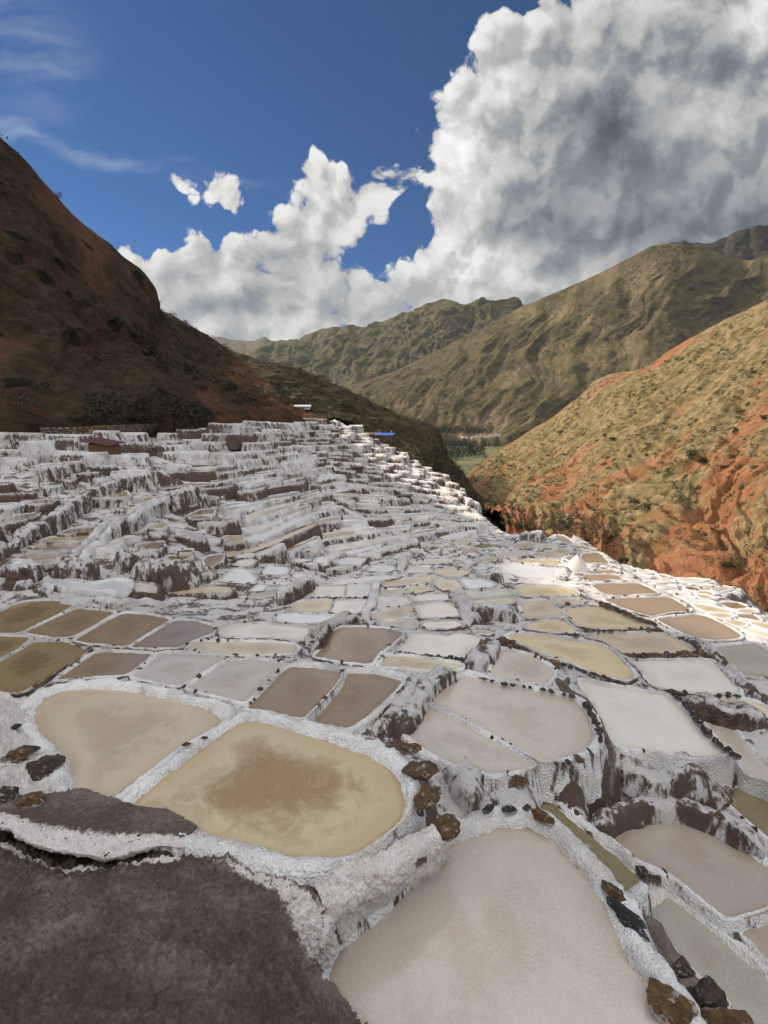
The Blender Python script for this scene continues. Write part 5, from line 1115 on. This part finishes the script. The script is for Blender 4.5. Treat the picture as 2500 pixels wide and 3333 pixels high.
dike('B', [(905,690),(1000,640),(1110,605),(1220,600),(1340,630),(1440,690),(1540,770),(1640,850),(1720,930)], .30, .34, 'tall arched brown and white wall behind the grey brown pan', dirt=.62, drop=.7)
dike('B', [(1120,1150),(1180,1230),(1250,1320),(1330,1430),(1400,1530),(1480,1650)], .38, .06, 'dark brown earth slope between the huge grey pan and the greenish one', M_earth, dirt=.95, drop=.8)
dike('B', [(830,105),(805,160),(870,215),(925,270),(955,330),(985,420),(1010,520),(1040,560)], .26, .03, 'dark winding water channel between stone-lined rims', M_earth, dirt=.95, groove=True)
dike('E', [(1000,348),(1090,390),(1190,440),(1290,520),(1400,610),(1500,700),(1600,790),(1680,850)], .42, .10, 'straight grey channel running down to the right edge past the pale pans', dirt=.62, groove=True)
dike('B', [(1040,445),(1100,480),(1200,510),(1320,530),(1450,560),(1560,585)], .5, .12, 'brown and white crusted bank below the milky white pan', dirt=.6)
dike('B', [(1290,225),(1400,250),(1500,280),(1600,300),(1680,320)], .45, .25, 'white wall with brown drips at the right edge under the lens-shaped pan', dirt=.5, drop=.8)
dike('D', [(1340,355),(1370,330),(1480,325),(1600,345),(1659,350)], .5, .45, 'brown crusted bank around the grey salty hollow', dirt=.85)
dike('D', [(1330,40),(1400,60),(1480,80),(1540,95)], .6, .35, 'dark brown bank below the white oval pan', dirt=.9)
dike('D', [(1230,150),(1220,200),(1280,280),(1300,340),(1290,400)], .6, .25, 'whitish dike winding down between the small middle pans', dirt=.45)
dike('D', [(690,95),(660,180),(640,260),(600,320),(640,370)], .35, .18, 'knobbly white dike right of the paired square pans', dirt=.25)
dike('D', [(570,330),(430,385),(350,430),(270,500),(190,560)], .45, .25, 'grey white dike leading down to the white block left of the mauve pan', dirt=.45, groove=True)
dike('D', [(255,130),(120,190),(10,250)], .55, .55, 'white streaked retaining wall left of the paired square pans', dirt=.35, drop=.9)
dike('C', [(10,5),(120,15),(220,80),(330,150),(420,190),(560,205),(700,215),(900,230),(960,270)], .55, .12, 'stony white dike behind the row of four brown pans', dirt=.5)
dike('C', [(500,170),(600,215),(760,205),(930,230)], .4, .30, 'white dike at the foot of the left crags', dirt=.35)
# left hillside walls and channels
dike('F', [(0,960),(60,900),(130,840),(240,790),(400,700),(480,630),(580,570),(700,510),(850,460),(1000,425),(1150,415),(1260,422)], .7, .55, 'long sweeping dark brown wall with a path on top, left hillside', dirt=.95, drop=2.0)
dike('F', [(230,1045),(330,1035),(480,985),(560,930),(640,880),(700,800),(780,740),(880,705),(960,650),(1080,600),(1200,575),(1320,520)], .9, .42, 'white ridge carrying a thin dark channel down the left hillside', dirt=.22, groove=True, drop=1.4)
dike('F', [(760,1060),(860,1030),(960,1010),(1050,1040)], 1.1, .8, 'rounded brown wall below the olive tan pan', dirt=.85, drop=1.2)
dike('F', [(1180,620),(1260,570),(1330,560),(1400,590)], 1.2, 1.0, 'rounded brown hump under the split olive pan', dirt=.85, drop=1.2)
dike('F', [(880,1150),(960,1120),(1060,1110),(1200,1130),(1320,1170)], 1.3, .9, 'row of streaked white and brown crags at the foot of the hillside', dirt=.7, drop=1.0)
dike('F', [(0,1130),(80,1100),(160,1110),(210,1150)], 1.2, .8, 'white crag at the left edge with a dark crack', dirt=.35, drop=1.0)
dike('F', [(300,1090),(400,1070),(520,1080),(620,1110)], 1.1, .75, 'white and brown crag with a dark slot in it', dirt=.6, drop=1.0)
dike('G', [(1000,935),(1020,880),(1060,850)], .5, .45, 'white lump at the end of the dark row of stones', dirt=.3, drop=.7)
dike('H', [(425,1085),(430,1010),(455,960),(485,920)], .6, .14, 'dark knobbly dike left of the salt heap', dirt=.85)
dike('H', [(330,800),(200,820),(120,840)], .8, .4, 'low brown crusted wall at the far edge of the plateau', dirt=.75)

# ---------------------------------------------------------------- loose rocks one can name
def rock(crop, x, y, z, w, kind, label, sq=1.0, rz=0.3, up=0.0, seed=0):
    px = px_of(crop, [(x, y)])[0]; p = at_z(px[0], px[1], z); size = w * CROP[crop][2] / FPX * float(np.linalg.norm(p)) * .95
    random.seed(seed + int(x) * 7 + int(y)); me = random.choice(BIGROCK[kind]); s = size * .5
    link('rock', me, None, (p[0], p[1], p[2] + up - s * .18), (random.uniform(-.2, .2), random.uniform(-.2, .2), rz), (s * 1.15, s * 1.15 * sq, s * .8), label=label, category='rock')
rock('B', 178, 422, -4.80, 88, 'o', 'mossy ochre stone topmost of the stack on the rim of the yellowish pan', .7)
rock('B', 222, 512, -4.84, 124, 'o', 'big square ochre block in the middle of the rim stack', 1.1, 0.1)
rock('B', 240, 622, -4.88, 102, 'o', 'ochre block with a white spot, lower in the rim stack', 1.2, 1.2)
rock('B', 216, 690, -4.94, 34, 'd', 'small round grey stone under the rim stack')
rock('B', 316, 748, -5.20, 136, 'o', 'rough ochre boulder at the joint above the huge grey pan', .95, .8)
rock('B', 725, 710, -5.62, 82, 'o', 'flat ochre stone at the top of the huge pan rim', .7, -.4)
rock('B', 585, 676, -5.62, 60, 's', 'dark slate lump half crusted on the arched rim, right one', .6)
rock('B', 500, 676, -5.62, 54, 's', 'dark slate lump half crusted on the arched rim, left one', .6)
rock('B', 655, 672, -5.62, 38, 'o', 'small ochre stone between the slate lump and the flat ochre stone', .7)
rock('B', 625, 563, -5.55, 78, 'o', 'ochre slab by the upper tip of the murky olive pan', .5, .1)
rock('B', 558, 570, -5.55, 66, 'o', 'brownish slab left of the ochre slab', .5, .3)
rock('B', 1010, 1012, -5.70, 84, 'o', 'tilted ochre stone at the lower end of the murky olive pan', .55, -.8)
rock('B', 1146, 945, -5.72, 74, 'd', 'reddish brown stone at the lower tip of the murky olive pan', .6, -.9)
rock('B', 1068, 1100, -5.70, 100, 's', 'dark slate slab, upper of two set in the rim', .55, -1.0)
rock('B', 1092, 1150, -5.70, 90, 's', 'dark slate slab, lower of two set in the rim', .55, -1.0)
rock('B', 1256, 1478, -5.70, 150, 'o', 'large golden ochre stone on the rim near the bottom right', .75, -.9)
rock('B', 1296, 1340, -5.95, 84, 'd', 'dark brown stone in the earth slope, bottom right', .8)
rock('B', 1410, 1430, -5.95, 130, 'd', 'crusted grey-brown boulder in the earth slope, bottom right', .8, .4)
rock('B', 1345, 1480, -6.0, 90, 'd', 'small crusted boulder left of the grey-brown one', .9, 1.4)
rock('B', 1500, 1570, -5.95, 150, 'o', 'brown block cut by the bottom edge of the picture', .7, -.5)
rock('B', 1455, 706, -5.45, 44, 'o', 'small orange stone on the arched brown wall', .8)
rock('A', 62, 455, -4.72, 84, 'o', 'orange rock standing on the white verge at the left', 1.0, .5)
rock('A', 205, 480, -4.86, 84, 'd', 'dark jagged rock on the white verge near the water', 1.0, 1.5)
rock('A', 120, 425, -4.78, 50, 's', 'grey stone behind the dark jagged rock', .8)
rock('A', 66, 338, -4.80, 34, 's', 'small black stone at the top of the white verge', .9)
rock('A', 118, 640, -4.70, 100, 'o', 'yellow ochre stone lying on the brown ledge at the left', .55, .1)
rock('A', 30, 610, -4.68, 90, 'd', 'dark crumbly rock at the left edge above the ledge', .8)
rock('A', 150, 520, -4.9, 110, 'd', 'rotten dark crust hollow between the orange and jagged rocks', .8)
rock('A', 1280, 982, -5.18, 44, 'p', 'small pale stone wedged in the crack beside the salt lump', .8)
for i_, (x_, y_, w_) in enumerate([(775, 408, 30), (850, 383, 24)]):
    rock('A', x_, y_, -4.84, w_, 'o', ['mossy stone on the rim between the two cream pans', 'tiny mossy stone higher up the rim between the two cream pans'][i_], .7)
# pebbles strewn on the mound: nobody could count them
pv, pf, o_ = [], [], 0; base_r = np.array([[1, 0, 0], [0, 1, 0], [-1, 0, 0], [0, -1, 0], [0, 0, .7], [0, 0, -.6]]); fr_ = [(0, 1, 4), (1, 2, 4), (2, 3, 4), (3, 0, 4), (1, 0, 5), (2, 1, 5), (3, 2, 5), (0, 3, 5)]
from mathutils.bvhtree import BVHTree
def tree_of(o): 
    m = o.data; return BVHTree.FromPolygons([tuple(v.co) for v in m.vertices], [tuple(p.vertices) for p in m.polygons])
mound_t = tree_of(bpy.data.objects['earth_mound']); ledge_t = tree_of(bpy.data.objects['earth_ledge'])
for k in range(7000):
    T0 = ledge_t if k % 3 == 0 else mound_t; x_, y_ = rng.uniform(-5, 1.2), rng.uniform(1.6, 6.5)
    hp = T0.ray_cast(Vector((x_, y_, -2)), Vector((0, 0, -1)))
    if hp[0] is None or hp[0].z < -5.4 or hp[1].z < .4: continue
    s = rng.uniform(.005, .017) * (2.1 if rng.random() < .05 else 1); a = rng.uniform(0, 6.28); V = base_r * s * rng.uniform(.6, 1.3, 3) + rng.normal(0, s * .15, base_r.shape)
    V = np.stack([V[:, 0] * math.cos(a) - V[:, 1] * math.sin(a), V[:, 0] * math.sin(a) + V[:, 1] * math.cos(a), V[:, 2]], 1) + np.array(hp[0])
    pv.append(V); pf += [tuple(i + o_ for i in f) for f in fr_]; o_ += 6
link('gravel', mesh('gravel', np.vstack(pv), pf, M_gravel, False), kind='stuff', label='fine gravel and crumbs strewn over the dark earth bank')

# ---------------------------------------------------------------- salt heap
a_ = np.linspace(0, 2 * np.pi, 40, endpoint=False); rr_ = np.array([1.0, .86, .62, .4, .2, .08, 0.02]); zz_ = np.array([-.25, .05, .42, .70, .88, .96, 1.0])
hp_ = hit(1245 * V2, 1232 * V2); V = np.stack([np.stack([np.cos(a_) * r_, np.sin(a_) * r_, a_ * 0 + z_], 1) for r_, z_ in zip(rr_, zz_)], 0).reshape(-1, 3) * np.array([.75, .75, .85])
V = V * (1 + .12 * fbm(V * 2.2, 3)[:, None]); M_heap = plain('heaped_salt', (.66, .60, .54), .9)
link('salt_heap', mesh('salt_heap', V, grid_faces(40, 7, closed=True), M_heap), None, hp_ + np.array([0, 0, -.02]), label='cone of harvested pinkish white salt beside the brown pans', category='salt heap')

# ---------------------------------------------------------------- red roofed hut and stone wall above the terraces
def box(V0, V1): 
    x0, y0, z0 = V0; x1, y1, z1 = V1
    return np.array([(x0, y0, z0), (x1, y0, z0), (x1, y1, z0), (x0, y1, z0), (x0, y0, z1), (x1, y0, z1), (x1, y1, z1), (x0, y1, z1)], float), [(0, 3, 2, 1), (4, 5, 6, 7), (0, 1, 5, 4), (1, 2, 6, 5), (2, 3, 7, 6), (3, 0, 4, 7)]
def boxes(lst):
    V, F = [], []
    for a, b in lst:
        v, f = box(a, b); F += [tuple(i + 8 * len(V) for i in q) for q in f]; V.append(v)
    return np.vstack(V), F
hb = at_y(228 * V2, 985 * V2, 41.5)
hut = link('hut', None, None, hb, (0, 0, R(-10)), (.85, .85, .85), label='small hut with a faded dark red sheet roof above the left terraces', category='hut')
V, F = boxes([((-1.15, -.9, -.3), (-1.0, .9, 1.35)), ((1.0, -.9, -.3), (1.15, .9, 1.15)), ((-1.0, .75, -.3), (1.0, .9, 1.25)), ((-1.0, -.9, -.3), (1.0, -.75, 1.2))]); link('wall', mesh('wall', V, F, M_adobe, False), hut)
roofV = np.array([(-1.9, -1.15, 1.62), (1.5, -1.25, 1.12), (1.6, 1.1, 1.45), (-1.7, 1.2, 1.95)]); roofV = np.vstack([roofV, roofV - [0, 0, .07]])
link('roof', mesh('roof', roofV, [(0, 1, 2, 3), (7, 6, 5, 4), (0, 4, 5, 1), (1, 5, 6, 2), (2, 6, 7, 3), (3, 7, 4, 0)], M_redroof, False), hut)
V, F = boxes([((-.35, -.93, -.3), (.35, -.87, .95))]); link('door', mesh('door', V, F, M_wood, False), hut)
def stone_wall(x0, x1, ytop, ybot, y0, y1, label):
    p0, p1 = at_y(x0 * V2, ybot[0] * V2, y0), at_y(x1 * V2, ybot[1] * V2, y1); t0, t1 = at_y(x0 * V2, ytop[0] * V2, y0), at_y(x1 * V2, ytop[1] * V2, y1)
    root = link('stone_wall', None, None, p0, label=label, category='stone wall'); L = np.linalg.norm((p1 - p0)[:2]); u = (p1 - p0) / L; nrm = np.array([u[1], -u[0], 0]); H0, H1 = (t0 - p0)[2], (t1 - p1)[2]
    V = np.array([[0, 0, -.5], [L, 0, -.5], [L, 0, H1], [0, 0, H0]]); pts = lambda s, d, z: u * s + nrm * d + np.array([0, 0, z])
    C8 = np.array([pts(0, -.5, -.6), pts(L, -.5, -.6), pts(L, -.06, -.6), pts(0, -.06, -.6), pts(0, -.5, H0 - .05), pts(L, -.5, H1 - .05), pts(L, -.06, H1 - .05), pts(0, -.06, H0 - .05)])
    link('mortar', mesh('mortar', C8, [(0, 3, 2, 1), (4, 5, 6, 7), (0, 1, 5, 4), (1, 2, 6, 5), (2, 3, 7, 6), (3, 0, 4, 7)], M_adobe, False), root); s = 0; rows_n = 4; cnt = 0
    for r_ in range(rows_n):
        s = random.uniform(0, .2)
        while s < L and cnt < 290:
            wd = random.uniform(.34, .62); Hh = H0 + (H1 - H0) * s / L; z = (r_ + .5) / rows_n * Hh; q = pts(s + wd / 2, 0, z)
            link('stone', random.choice(ROCK['o']), root, q, (random.uniform(-.2, .2), random.uniform(-.2, .2), math.atan2(u[1], u[0])), (wd * .56, .2, Hh / rows_n * .72)); s += wd * 1.02; cnt += 1
stone_wall(-60, 195, (925, 921), (952, 941), 41.5, 46, 'yellowish dry stone wall above the terraces, left of the red roofed hut')
stone_wall(205, 350, (919, 915), (936, 926), 47, 56.5, 'yellowish dry stone wall above the terraces, right of the red roofed hut')
# white tent-like building, yellow hut and small shelters on the far terraces
def shed(px_, py_, y_, L, Wd, H, rot, wallm, roofm, label, cat, name='shed', flat=False, posts=False):
    b = at_y(px_ * V2, py_ * V2, y_); r_ = link(name, None, None, b, (0, 0, R(rot)), label=label, category=cat); rise = H * .45 if not flat else .12
    if not posts:
        V, F = boxes([((-L / 2, -Wd / 2, -.8), (L / 2, Wd / 2, H))]); link('wall', mesh('wall', V, F, wallm, False), r_)
        V, F = boxes([((-.35, -Wd / 2 - .04, -.3), (.35, -Wd / 2 - .005, H * .75))]); link('door', mesh('door', V, F, M_wood, False), r_)
    else:
        for sx_ in (-1, 1):
            for sy_ in (-1, 1):
                V, F = boxes([((-.07, -.07, -1), (.07, .07, H))]); link('post', mesh('post', V, F, M_wood, False), r_, (sx_ * L * .45, sy_ * Wd * .42, 0))
    o = .25; V = np.array([(-L / 2 - o, -Wd / 2 - o, H), (L / 2 + o, -Wd / 2 - o, H), (L / 2 + o, 0, H + rise), (-L / 2 - o, 0, H + rise), (L / 2 + o, Wd / 2 + o, H), (-L / 2 - o, Wd / 2 + o, H)])
    V = np.vstack([V, V - [0, 0, .08]]); F = [(0, 1, 2, 3), (3, 2, 4, 5), (9, 8, 7, 6), (11, 10, 8, 9), (0, 6, 7, 1), (5, 4, 10, 11), (1, 7, 8, 2), (2, 8, 10, 4), (3, 9, 6, 0), (5, 11, 9, 3)]
    link('roof', mesh('roof', V, F, roofm, False), r_); return r_
shed(645, 889, 113, 5.6, 3.0, 1.1, 4, M_tent, M_tent, 'long grey-white tarpaulin shelter on the hilltop above the far terraces', 'shelter', 'tent')
shed(628, 874, 120, 2.2, 2.0, 1.4, 0, M_yellow, M_wood, 'small yellow hut behind the tarpaulin shelter', 'hut', 'hut')
shed(612, 890, 116, 2.6, 2.0, .7, 20, M_plaster, M_adobe, 'low pale walled shed left of the tarpaulin shelter', 'shed')
shed(833, 950, 99, 3.6, 2.4, 1.0, -20, M_wood, M_blue, 'blue tarpaulin shelter at the right shoulder of the far terraces', 'shelter', 'shelter', posts=True)
shed(800, 947, 103, 4.6, 2.0, .9, -18, M_adobe, M_wood, 'long low brown shed left of the blue shelter', 'shed')
shed(770, 929, 106, 2.6, 2.0, .8, -10, M_plaster, M_tent, 'small grey roofed shed near the top right of the far terraces', 'shed')
shed(1009, 1175, 0, 1, 1, 1, 0, M_adobe, M_wood, '', '') if False else None
bb = hit(800 * V2, 1060 * V2)
for (x_, y_, lab) in [(1315 / 1.507 * .0 + 702 + 307, 863 + 210, None)]: pass
def small_hut(px_, py_, lab, roofm=M_wood):
    b = hit(px_ * V2, py_ * V2); y_ = b[1]; return shed(px_, py_, y_, 1.5, 1.2, .75, random.uniform(-25, 10), M_adobe, roofm, lab, 'hut', 'hut', flat=True)
small_hut(874, 1083, 'little brown roofed hut amid the far terraces, below the bright walls')
small_hut(772, 1020, 'dark open hut on the edge of the shaded terraces')
small_hut(668, 943, 'dark little hut left of the brightest upper terraces')
# poles on the hilltop
for i_, (x_, y0_, y1_, d_, lab) in enumerate([(573, 885, 850, 118, 'thin leaning pole left of the hilltop buildings'), (592, 878, 848, 122, 'thin white pole behind the hilltop buildings'), (845, 945, 930, 99, 'short pole beside the blue shelter'), (484, 745, 728, 150, 'pale post on the dark hill crest'), (785, 945, 925, 104, 'thin pole near the long low shed')]):
    b = at_y(x_ * V2, y0_ * V2, d_); t_ = at_y(x_ * V2, y1_ * V2, d_); H = t_[2] - b[2]; n_ = 6; an = np.linspace(0, 2 * np.pi, n_, endpoint=False)
    V = np.vstack([np.stack([np.cos(an) * r_, np.sin(an) * r_, an * 0 + z_], 1) for r_, z_ in ((.10, -1), (.08, H * .5), (.06, H))]); link('pole', mesh('pole', V, grid_faces(n_, 3, closed=True), M_pale if False else M_plaster, False), None, b, label=lab, category='pole')

# ---------------------------------------------------------------- scrub on the hills
def bush_mesh(seed, nleaf, mat, n_stem=5):
    r_ = np.random.default_rng(seed); V, F = [], []; cl = r_.normal(size=(7, 3)) * .42; cl[:, 2] = np.abs(cl[:, 2]) + .25
    for k in range(nleaf):
        c = cl[r_.integers(7)] + r_.normal(size=3) * .22; c[2] = max(.02, c[2]); s = r_.uniform(.10, .24); a, b = r_.normal(size=3), r_.normal(size=3); a /= np.linalg.norm(a); b -= a * (a @ b); b /= np.linalg.norm(b)
        i = len(V) * 1; V += [c - a * s, c + b * s * .5, c + a * s, c - b * s * .5]; F.append((i, i + 1, i + 2, i + 3))
    return mesh('foliage', np.array(V), F, mat, False)
BUSH = [bush_mesh(s, 150, M_leaf) for s in range(4)]; BUSHD = [bush_mesh(s + 9, 150, M_leaf_dark) for s in range(4)]
def bushes_on(Vt, prob, label_n, size, meshes, name, label):
    """joins many small bushes over a relief sheet into one mass"""
    nv_, nu_, _ = Vt.shape; vs, fs, off = [], [], 0; src = []
    for m in meshes:
        v = np.empty(len(m.vertices) * 3, np.float32); m.vertices.foreach_get('co', v); src.append(v.reshape(-1, 3)[:4 * 26])
    for k in range(label_n):
        i, j = rng.integers(4, nv_ - 2), rng.integers(0, nu_ - 1); p = Vt[i, j]
        if p[1] < 20 or perlin(np.array([p]) * .045)[0] + .35 * perlin(np.array([p]) * .2)[0] < prob: continue
        s = size * (p[1] / 120) ** .25 * rng.uniform(.45, 1.25); v = src[k % len(src)]; a = rng.uniform(0, 6.28); c_, s_ = math.cos(a), math.sin(a)
        w = np.stack([v[:, 0] * c_ - v[:, 1] * s_, v[:, 0] * s_ + v[:, 1] * c_, v[:, 2] * .75], 1) * s * 1.5 + p; vs.append(w); n4 = len(w) // 4
        fs.append(np.arange(n4 * 4).reshape(-1, 4) + off); off += len(w)
    link(name, mesh(name, np.vstack(vs), np.vstack(fs), meshes[0].materials[0], False), kind='stuff', label=label)
bushes_on(RHV, .04, 9000, 1.0, BUSH, 'scrub', 'low olive scrub dotting the sunlit slope')
bushes_on(HLV, .12, 6000, .8, BUSHD, 'scrub', 'dark scrub on the shaded hillside')
bushes_on(SPV, -.05, 2600, 1.1, BUSHD, 'scrub', 'dark scrub on the spur behind the terraces')
def on_sheet(o, px_, py_):
    t = tree_of(o); d = Vector(ray(px_ * V2, py_ * V2)).normalized(); h_ = t.ray_cast(Vector((0, 0, 0)), d); return h_[0]
cache = {}
def shrub(o, px_, py_, w, meshes, lab):
    if o.name not in cache: cache[o.name] = tree_of(o)
    d = Vector(ray(px_ * V2, py_ * V2)).normalized(); h_ = cache[o.name].ray_cast(Vector((0, 0, 0)), d)[0]
    if h_ is None: return
    s = w * V2 / FPX * h_.length * .55
    r_ = link('shrub', None, None, h_, (0, 0, random.uniform(0, 6)), (s, s, s * .8), label=lab, category='shrub', group='larger shrubs on the slopes')
    link('foliage', random.choice(meshes), r_); V = np.array([(-.06, 0, -.3), (.04, .05, -.3), (.03, -.06, -.3), (0, 0, .5)]); link('stem', mesh('stem', V, [(0, 1, 3), (1, 2, 3), (2, 0, 3)], M_trunk, False), r_)
for (x_, y_, w_, lab) in [(1490, 985, 26, 'big dark round shrub in the middle of the red slope'), (1520, 1000, 24, 'flatter dark shrub right of the big round one'), (1368, 1085, 20, 'dark shrub above the brown gully cliff, left'), (1400, 1098, 22, 'dark shrub above the brown gully cliff, right'), (1575, 1225, 26, 'dark green shrub low on the slope near the canyon edge'), (1350, 1217, 30, 'bright green bush at the foot of the slope above the salt shelf'), (1225, 1140, 18, 'small green bush just above the far corner of the pans'), (1325, 950, 14, 'dark shrub beside the red outcrop'), (1650, 905, 18, 'dark shrub at the right edge, upper slope'), (1560, 1010, 14, 'lone dark shrub right of the flatter one'), (1210, 935, 14, 'shrub on the pale grassy shoulder'), (1255, 820, 16, 'low green bush on the pale grassy shoulder, highest one')]:
    shrub(rh, x_, y_, w_, BUSH, lab)
for (x_, y_, w_, lab) in [(126, 428, 12, 'wind-bent shrub on the crest of the dark hill'), (105, 402, 10, 'small shrub on the crest just above the wind-bent one'), (180, 660, 26, 'dark shrub clump high on the shaded hill'), (250, 700, 30, 'broad dark shrub clump mid-height on the shaded hill'), (150, 640, 22, 'dark shrub left of the highest clump'), (320, 770, 30, 'dark shrub clump above the pale boulder slope'), (90, 840, 28, 'dark shrub low on the left of the shaded hill'), (300, 730, 24, 'dark shrub between the broad clump and the crest')]:
    shrub(hl, x_, y_, w_, BUSHD, lab)

# ---------------------------------------------------------------- valley: trees, houses
def tree_pair(seed, tall):
    r_ = np.random.default_rng(seed); V, F = [], []; cl = [(r_.normal() * .22 * (1 - .5 * t), r_.normal() * .22 * (1 - .5 * t), .25 + .72 * t) for t in np.linspace(0, 1, 9)]
    for k in range(170):
        c = np.array(cl[r_.integers(9)]) + r_.normal(size=3) * np.array([.11, .11, .055]) * (1 if tall else 1.7); s = r_.uniform(.03, .075) * (1 if tall else 1.3); a, b = r_.normal(size=3), r_.normal(size=3); a /= np.linalg.norm(a); b -= a * (a @ b); b /= np.linalg.norm(b)
        i = len(V); V += [c - a * s, c + b * s * .6, c + a * s, c - b * s * .6]; F.append((i, i + 1, i + 2, i + 3))
    cr = mesh('crown', np.array(V), F, M_tree, False); an = np.linspace(0, 2 * np.pi, 5, endpoint=False)
    tr = mesh('trunk', np.vstack([np.stack([np.cos(an) * q, np.sin(an) * q, an * 0 + z_], 1) for q, z_ in ((.03, -.05), (.02, .45), (.008, .9))]), grid_faces(5, 3, closed=True), M_trunk, False); return cr, tr
TREES = [tree_pair(s, s % 2 == 0) for s in range(6)]
def tree(px_, py_, y_, H, lab, grp_, wd=1.0):
    d = ray(px_ * V2, py_ * V2); b = at_y(px_ * V2, py_ * V2, y_); b[2] = max(b[2], VZ) if False else b[2]; cr, tr = random.choice(TREES)
    r_ = link('eucalyptus_tree', None, None, b, (0, 0, random.uniform(0, 6)), (H * .8 * wd, H * .8 * wd, H), label=lab, category='tree', group=grp_); link('crown', cr, r_); link('trunk', tr, r_)
def y_on_valley(py_): d = ray(1000 * V2, py_ * V2); return VZ / d[2] * d[1]
for k in range(38):
    px_ = 945 + k * 3.15 + random.uniform(-1.4, 1.4); y_ = 1500 + random.uniform(-60, 60)
    tree(px_, 936 + random.uniform(0, 4), y_, random.uniform(14, 27), 'eucalyptus, %s from the left in the dark row across the valley' % (ordw + ['thirty-sixth', 'thirty-seventh', 'thirty-eighth', 'thirty-ninth'])[k], 'eucalyptus row across the valley', .9)
for rw_, (tn, nk) in enumerate((('far edge', 16), ('middle', 15), ('near edge', 12))):
    for k in range(nk):
        px_ = 956 + (k + random.uniform(-.3, .3)) * 92 / nk + rw_ * 3; t_ = (rw_ + random.uniform(0, .8)) / 3; py_ = 966 + t_ * 36 - (px_ - 958) * .06; y_ = y_on_valley(py_)
        tree(px_, py_, y_, random.uniform(15, 24) * (1.1 - .45 * t_), 'dark tree, %s from the left along the %s of the canyon mouth grove' % (ordw[k], tn), 'dark grove where the canyon opens', 1.3)
for k, (px_, py_, w_) in enumerate([(1000, 944, 9), (1008, 945, 7), (1030, 943, 10), (1040, 941, 8), (1047, 943, 12), (1055, 942, 7), (1062, 940, 8), (1068, 942, 7), (1073, 939, 8), (1079, 941, 6), (1020, 945, 6)]):
    y_ = 1350; b = at_y(px_ * V2, py_ * V2, y_)
    nm = ['leftmost pale house of the village, alone by the fields', 'small pale house right of the leftmost one', 'pale house with a clay roof at the left of the village cluster', 'small house behind the clay roofed one', 'largest pale house in the village cluster', 'small pale house right of the largest one', 'pale house on the upper row of the village', 'pale house at the lower row, right part of the village', 'pale house near the red slope, upper row', 'last pale house against the red slope', 'tiny pale house between the fields and the cluster'][k]
    r_ = link('house', None, None, b, (0, 0, random.uniform(-.5, .5)), label=nm, category='house'); L_ = w_ * 1.0
    V, F = boxes([((-L_ / 2, -3, -3), (L_ / 2, 3, 3.2))]); link('wall', mesh('wall', V, F, M_plaster, False), r_)
    V = np.array([(-L_ / 2 - .4, -3.4, 3.2), (L_ / 2 + .4, -3.4, 3.2), (L_ / 2 + .4, 0, 5), (-L_ / 2 - .4, 0, 5), (L_ / 2 + .4, 3.4, 3.2), (-L_ / 2 - .4, 3.4, 3.2)]); link('roof', mesh('roof', V, [(0, 1, 2, 3), (3, 2, 4, 5), (0, 3, 5), (1, 4, 2)], M_tile, False), r_)

# ---------------------------------------------------------------- air
hm = bpy.data.materials.new('valley_haze'); hm.use_nodes = True; hm.node_tree.nodes.clear(); HN = NT(hm.node_tree)
pv_ = HN.n('ShaderNodeVolumePrincipled'); pv_.inputs['Color'].default_value = (.72, .84, 1, 1); pv_.inputs['Density'].default_value = 0.000012; pv_.inputs['Anisotropy'].default_value = .2
ho = HN.n('ShaderNodeOutputMaterial'); hm.node_tree.links.new(pv_.outputs[0], ho.inputs['Volume'])
V, F = box((-12000, -7000, -1300), (12000, 15500, 2400)); link('haze', mesh('haze', V, F, hm, False), kind='stuff', label='thin blue haze filling the valley')
